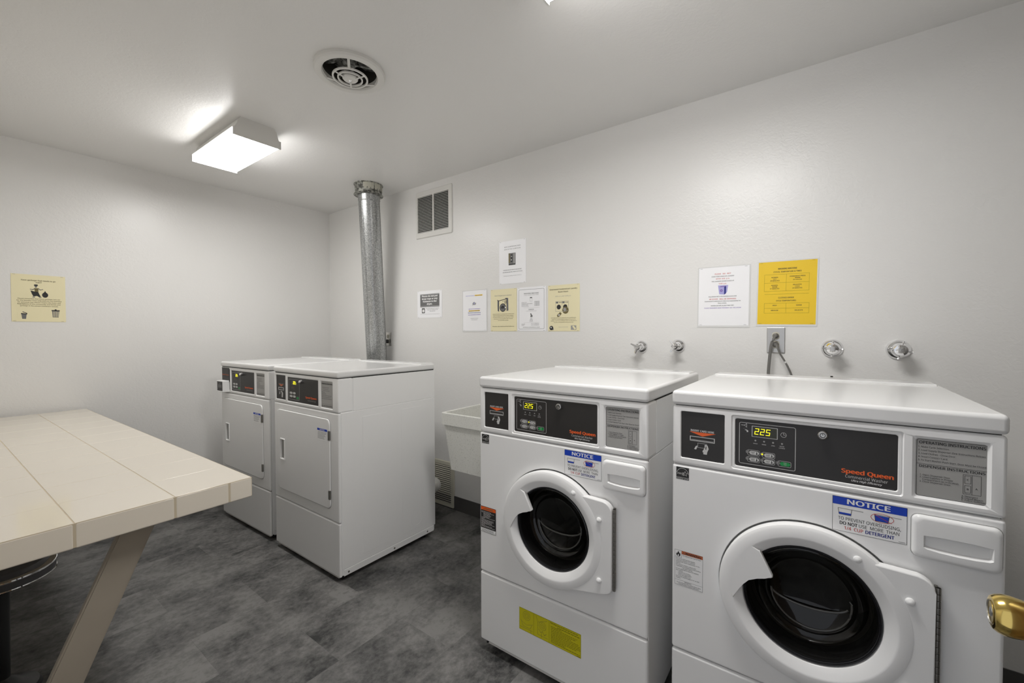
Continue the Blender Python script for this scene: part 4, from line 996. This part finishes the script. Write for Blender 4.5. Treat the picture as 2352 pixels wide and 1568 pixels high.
s.rect(.048, .0540, .168, .0545, M_LINK); s.text('WASHER', .034, .0420, .0048, M_GINK); s.text('DRYER', .034, .0350, .0048, M_GINK); s.text('$1.25  25 MINUTES', .108, .0450, .0044, M_GINK, w=.058, bold=.01); s.text('$1.00  30 MINUTES', .108, .0360, .0044, M_GINK, w=.058, bold=.01)
s.text('GREENWOOD CONDOMINIUM LAUNDRY', .108, .0220, .0044, M_GINK, w=.128, align='c', bold=.01); staples(s, PW_, PH)
poster(s, -1.5870, 1.3045, PW_, PH, M_PAPER, 'white notice with a thin rounded border, third in the row of four')
s = Sheet(); s.text('Greenwood Condominium Laundry', .106, .2490, .0085, M_BROWN, w=.188, align='c', bold=.02); s.text('Room Hours', .106, .2330, .0085, M_BROWN, w=.068, align='c', bold=.02); s.text('8:00 a.m. until 10:00 p.m.', .106, .2080, .0062, M_LINK, w=.108, align='c', shear=.2)
for x in (.054, .098):
    s.line([(x, .120), (x+.044, .120), (x+.044, .180), (x, .180)], .0012, M_GINK, 2, True); s.rect(x+.002, .168, x+.018, .178, M_GINK); s.disc(x+.027, .173, .003, K, 2, 8); s.disc(x+.037, .173, .003, K, 2, 8); s.disc(x+.022, .146, .0145, K, 2)
s.disc(.122, .126, .0215, M_BROWN, 4, 18); s.disc(.117, .131, .010, M_LINK, 5, 12); s.line([(.104, .118), (.138, .122)], .0015, M_PG, 6); s.poly([(.064, .098), (.086, .116), (.096, .106), (.080, .088), (.066, .086)], M_BROWN, 4); s.disc(.078, .098, .006, M_PG, 5, 10)
for k, (tx, wd) in enumerate((('Full cooperation by all residents/tenants is greatly appre-', .172), ('ciated. For any disturbing to residents living near the', .164), ('facilities or late hours individuals shall come disregard to', .176), ('the Rules and Regulations of the community.', .134))): s.text(tx, .108, .0790-k*.0092, .0044, M_BROWN, w=wd, align='c', bold=.01)
s.text('Thank you, Greenwood HOA', .106, .0240, .0038, M_LINK, w=.066, align='c'); s.disc(.024, .020, .0135, K, 2, 14); s.disc(.022, .023, .005, M_PG, 3, 10); s.disc(.034, .013, .007, M_LINK, 1, 12)
s.rect(.158, .008, .194, .034, M_LINK, 1); s.poly([(.166, .028), (.176, .036), (.194, .016), (.184, .006)], M_CREAM, 2); s.line([(.166, .028), (.176, .036), (.194, .016), (.184, .006)], .001, M_GINK, 3, True); staples(s, PW_, PH, M_BROWN)
poster(s, -1.3555, 1.3025, PW_, PH, M_CREAM, 'cream notice with laundry room hours, last in the row of four')
# closing time notice
s = Sheet()
for tx, y, wd, m_, h in (('PLEASE   DO   NOT', .2440, .070, M_RED, .0060), ('START NEW LOADS OF LAUNDRY', .2325, .098, K, .0048), ('AFTER  8:45  p.m.', .2210, .060, M_RED, .0055), ('THE LAUNDRY ROOM CLOSES AT', .2095, .098, K, .0048), ('10:00  p.m.', .1975, .034, M_RED, .0055), ('Any articles left in the laundry rooms over', .1370, .122, K, .0050), ('48 HOURS   WILL BE DISPOSED', .1240, .116, M_RED, .0058), ('Greenwood Condominiums takes no responsibility for', .1145, .156, K, .0048), ('these articles.', .1050, .038, K, .0048), ('Articles are left at your own risk !', .0935, .100, K, .0050), ('PLEASE REMEMBER MANY RESIDENT USE THIS ROOM', .0820, .158, M_PURPLE, .0050)):
    s.text(tx, .106, y, h, m_, w=wd, align='c', bold=.012)
s.poly([(.086, .192), (.130, .192), (.126, .160), (.118, .150), (.092, .150)], M_LILAC, 1); s.poly([(.098, .188), (.120, .188), (.114, .184), (.092, .184)], M_PURPLE, 2); s.poly([(.092, .184), (.113, .184), (.113, .148), (.092, .150)], M_LILAC, 2); s.poly([(.113, .184), (.121, .188), (.121, .153), (.113, .147)], M_NAVY, 3); s.disc(.101, .167, .0060, M_PURPLE, 3); s.disc(.101, .167, .0022, M_LILAC, 4)
staples(s, PW_, PH)
poster(s, -.4910, 1.3270, PW_+.001, PH, M_PAPER, 'white notice with red and blue lines, left of the yellow one', math.radians(-.6), sleeve=1)
# yellow cycle notice
s = Sheet(); G = M_OLIVE
s.text('WASHING MACHINE', .110, .2430, .0068, K, w=.070, align='c', bold=.02); s.text('CYCLES, TEMPERATURE & TIMES', .110, .2300, .0060, K, w=.104, align='c', bold=.015)
s.line([(.024, .148), (.190, .148), (.190, .222), (.024, .222)], .0007, G, 2, True); s.line([(.024, .185), (.190, .185)], .0007, G); s.line([(.107, .148), (.107, .222)], .0007, G)
for cx_, y, tl in ((.064, .207, ('NORMAL', 'HOT', '29 MINUTES')), (.148, .209, ('PERMANENT PRESS', 'WARM', '25 minutes')), (.064, .172, ('NORMAL', 'WARM', '27 MINUTES')), (.148, .172, ('DELICATES', 'COLD', '25 MINUTES'))):
    for k, tx in enumerate(tl): s.text(tx, cx_, y-k*.0075, .0045, K, align='c', bold=.015)
s.rect(.026, .1340, .190, .1348, G); s.text('CLOTHES DRYER', .108, .1150, .0065, K, w=.058, align='c', bold=.012); s.text('CYCLE TEMPERATURES', .108, .1020, .0060, K, w=.074, align='c', bold=.012)
s.line([(.026, .050), (.192, .050), (.192, .094), (.026, .094)], .0007, G, 2, True); s.line([(.026, .072), (.192, .072)], .0007, G); s.line([(.109, .050), (.109, .094)], .0007, G)
for x, y, tx in ((.066, .082, 'HIGH'), (.156, .082, 'WARM'), (.066, .060, 'MEDIUM'), (.156, .060, 'DELICATE')): s.text(tx, x, y, .0048, K, align='c', bold=.015)
staples(s, PW_, PH, G)
poster(s, -.2385, 1.3300, PW_+.001, PH, M_YPAPER, 'bright yellow notice of wash cycles above the steel outlet', math.radians(-1.0), sleeve=1)

# ------------------------------------------------------------------ tiled folding table
TZ = .82; ang = math.radians(1.5); c0 = Vector((-1.512, .604, 0))
t = tag(empty('tiled_table', (c0.x, c0.y, 0), ang), 'cream tiled work table on slanted legs in the left foreground', 'table')
TL, TWd, P_ = 2.235, .565, .2055
bm = nbm(); g = .0008; e_ = .0655
box(bm, -TL+.004, .0006, -TWd+.004, .0006, TZ-.062, TZ-.0009, 0, mi=1)
def tile(x0, x1, y0, y1, z0, z1, bev=.0035, edgebev=None): box(bm, x0+g, x1-g, y0+g, y1-g, z0, z1, bev, 3)
xs = [0]; x = -e_*.0
ux = [-.0]; nx = int(TL/P_)+1; ny = int(TWd/P_)+1
for i in range(nx):
    xa, xb = max(-(i+1)*P_, -TL), -i*P_
    for j in range(ny):
        ya, yb = max(-(j+1)*P_, -TWd), -j*P_
        if yb-ya < .01 or xb-xa < .01: continue
        inset = .0
        box(bm, xa+.0004, xb-.0004, ya+.0011, yb-.0011, TZ-.012, TZ, .0012, 2)
# edge trim tiles: end edge and long edge
for j in range(ny):
    ya, yb = max(-(j+1)*P_, -TWd), -j*P_
    if j == 0:
        box(bm, -.012, .0015, ya+g, -e_-g, TZ-.065, TZ-.0002, .005, 3); box(bm, -.012, .0015, -e_+g, .0015, TZ-.065, TZ-.0002, .005, 3)
    elif yb-ya > .01: box(bm, -.012, .0015, ya+g, yb-g, TZ-.065, TZ-.0002, .005, 3)
for i in range(nx):
    xa, xb = max(-(i+1)*P_, -TL), -i*P_
    if xb-xa > .02: box(bm, xa+g, xb-g, -.012, .0015, TZ-.065, TZ-.0002, .005, 3)
obj('tabletop', bm, [M_TILE, M_GROUT], t)
def beam(bm, p0, p1, wx, wy):
    """slanted board in the plane x=const; wx thick, wy wide along y at the cuts"""
    (y0, z0), (y1, z1) = p0, p1; v = []
    for x in (p0[0]*0-wx/2, wx/2):
        v.append([bm.verts.new((x, y0-wy/2, z0)), bm.verts.new((x, y0+wy/2, z0)), bm.verts.new((x, y1+wy/2, z1)), bm.verts.new((x, y1-wy/2, z1))])
    bridge(bm, v[0], v[1]); bm.faces.new(v[0]); bm.faces.new(v[1])
    bmesh.ops.bevel(bm, geom=bm.edges[:], offset=.004, segments=2, affect='EDGES')
for xe in (-.085, -TL+.16):
    # brace slants from near the outer edge back to the foot of the wall
    bm = nbm(); beam(bm, (-.582 if xe > -1 else -.525, .0), (-.262, TZ-.063), .022, .082)
    o = obj('leg', bm, M_LEG, t); o.location.x = xe

# ------------------------------------------------------------------ stool under the table
t = tag(empty('stool', (-2.357, .114, 0)), 'round stool with a chrome rim, mostly hidden under the tiled table', 'stool')
t.scale = (.82, .82, 1)
obj('seat_rim', lathe(nbm(), [(.155, .446), (.172, .446), (.1745, .449), (.1735, .453), (.168, .456), (.150, .456)], None, 64), M_CHROME, t)
obj('seat_band', lathe(nbm(), [(.150, .420), (.170, .420), (.1705, .446)], None, 64), M_VINYL, t)
obj('lower_rim', lathe(nbm(), [(.150, .417), (.171, .417), (.173, .419), (.172, .422), (.168, .423)], None, 64), M_CHROME, t)
obj('seat_cushion', lathe(nbm(), [(.150, .418), (.150, .456), (.140, .468), (.08, .477), (0, .479)], None, 48), M_VINYL, t)
obj('pedestal', lathe(nbm(), [(0, .408), (.08, .405), (.03, .38), (.025, .06), (.06, .03), (.11, .014), (.12, 0), (0, 0)], None, 40), M_BLKPL, t)

# ------------------------------------------------------------------ open door with brass knob
HX, HY = .264, .030      # hinge corner
dang = math.radians(90-(-4))
t = struct(empty('door_1', (HX, HY, 0)))
u = Vector((math.sin(math.radians(-4))*-1*0+.05, 1, 0)).normalized(); nrm = Vector((u.y, -u.x, 0))
bm = nbm(); box(bm, 0, .035, 0, .910, .01, 2.03, .002, 1); o = obj('door_leaf', bm, M_DOOR, t)
ky, kz = .850, .895
bm = nbm(); kx = Matrix.Translation((0, ky, kz)) @ Matrix.Rotation(-PI/2, 4, 'Y')
lathe(bm, [(0, .066), (.016, .066), (.0185, .0665), (.0215, .0655), (.0245, .0615), (.0268, .055), (.0272, .048), (.0255, .036), (.020, .024), (.014, .016), (.012, .010), (.030, .008), (.033, .004), (.033, 0)], kx, 48)
kn = obj('door_knob', bm, M_BRASS, t)
bm = nbm(); lathe(bm, [(.0155, .0672), (.0145, .0655), (.008, .064), (.006, .0665), (0, .0668)], kx, 32); obj('knob_face', bm, M_STEEL, kn)
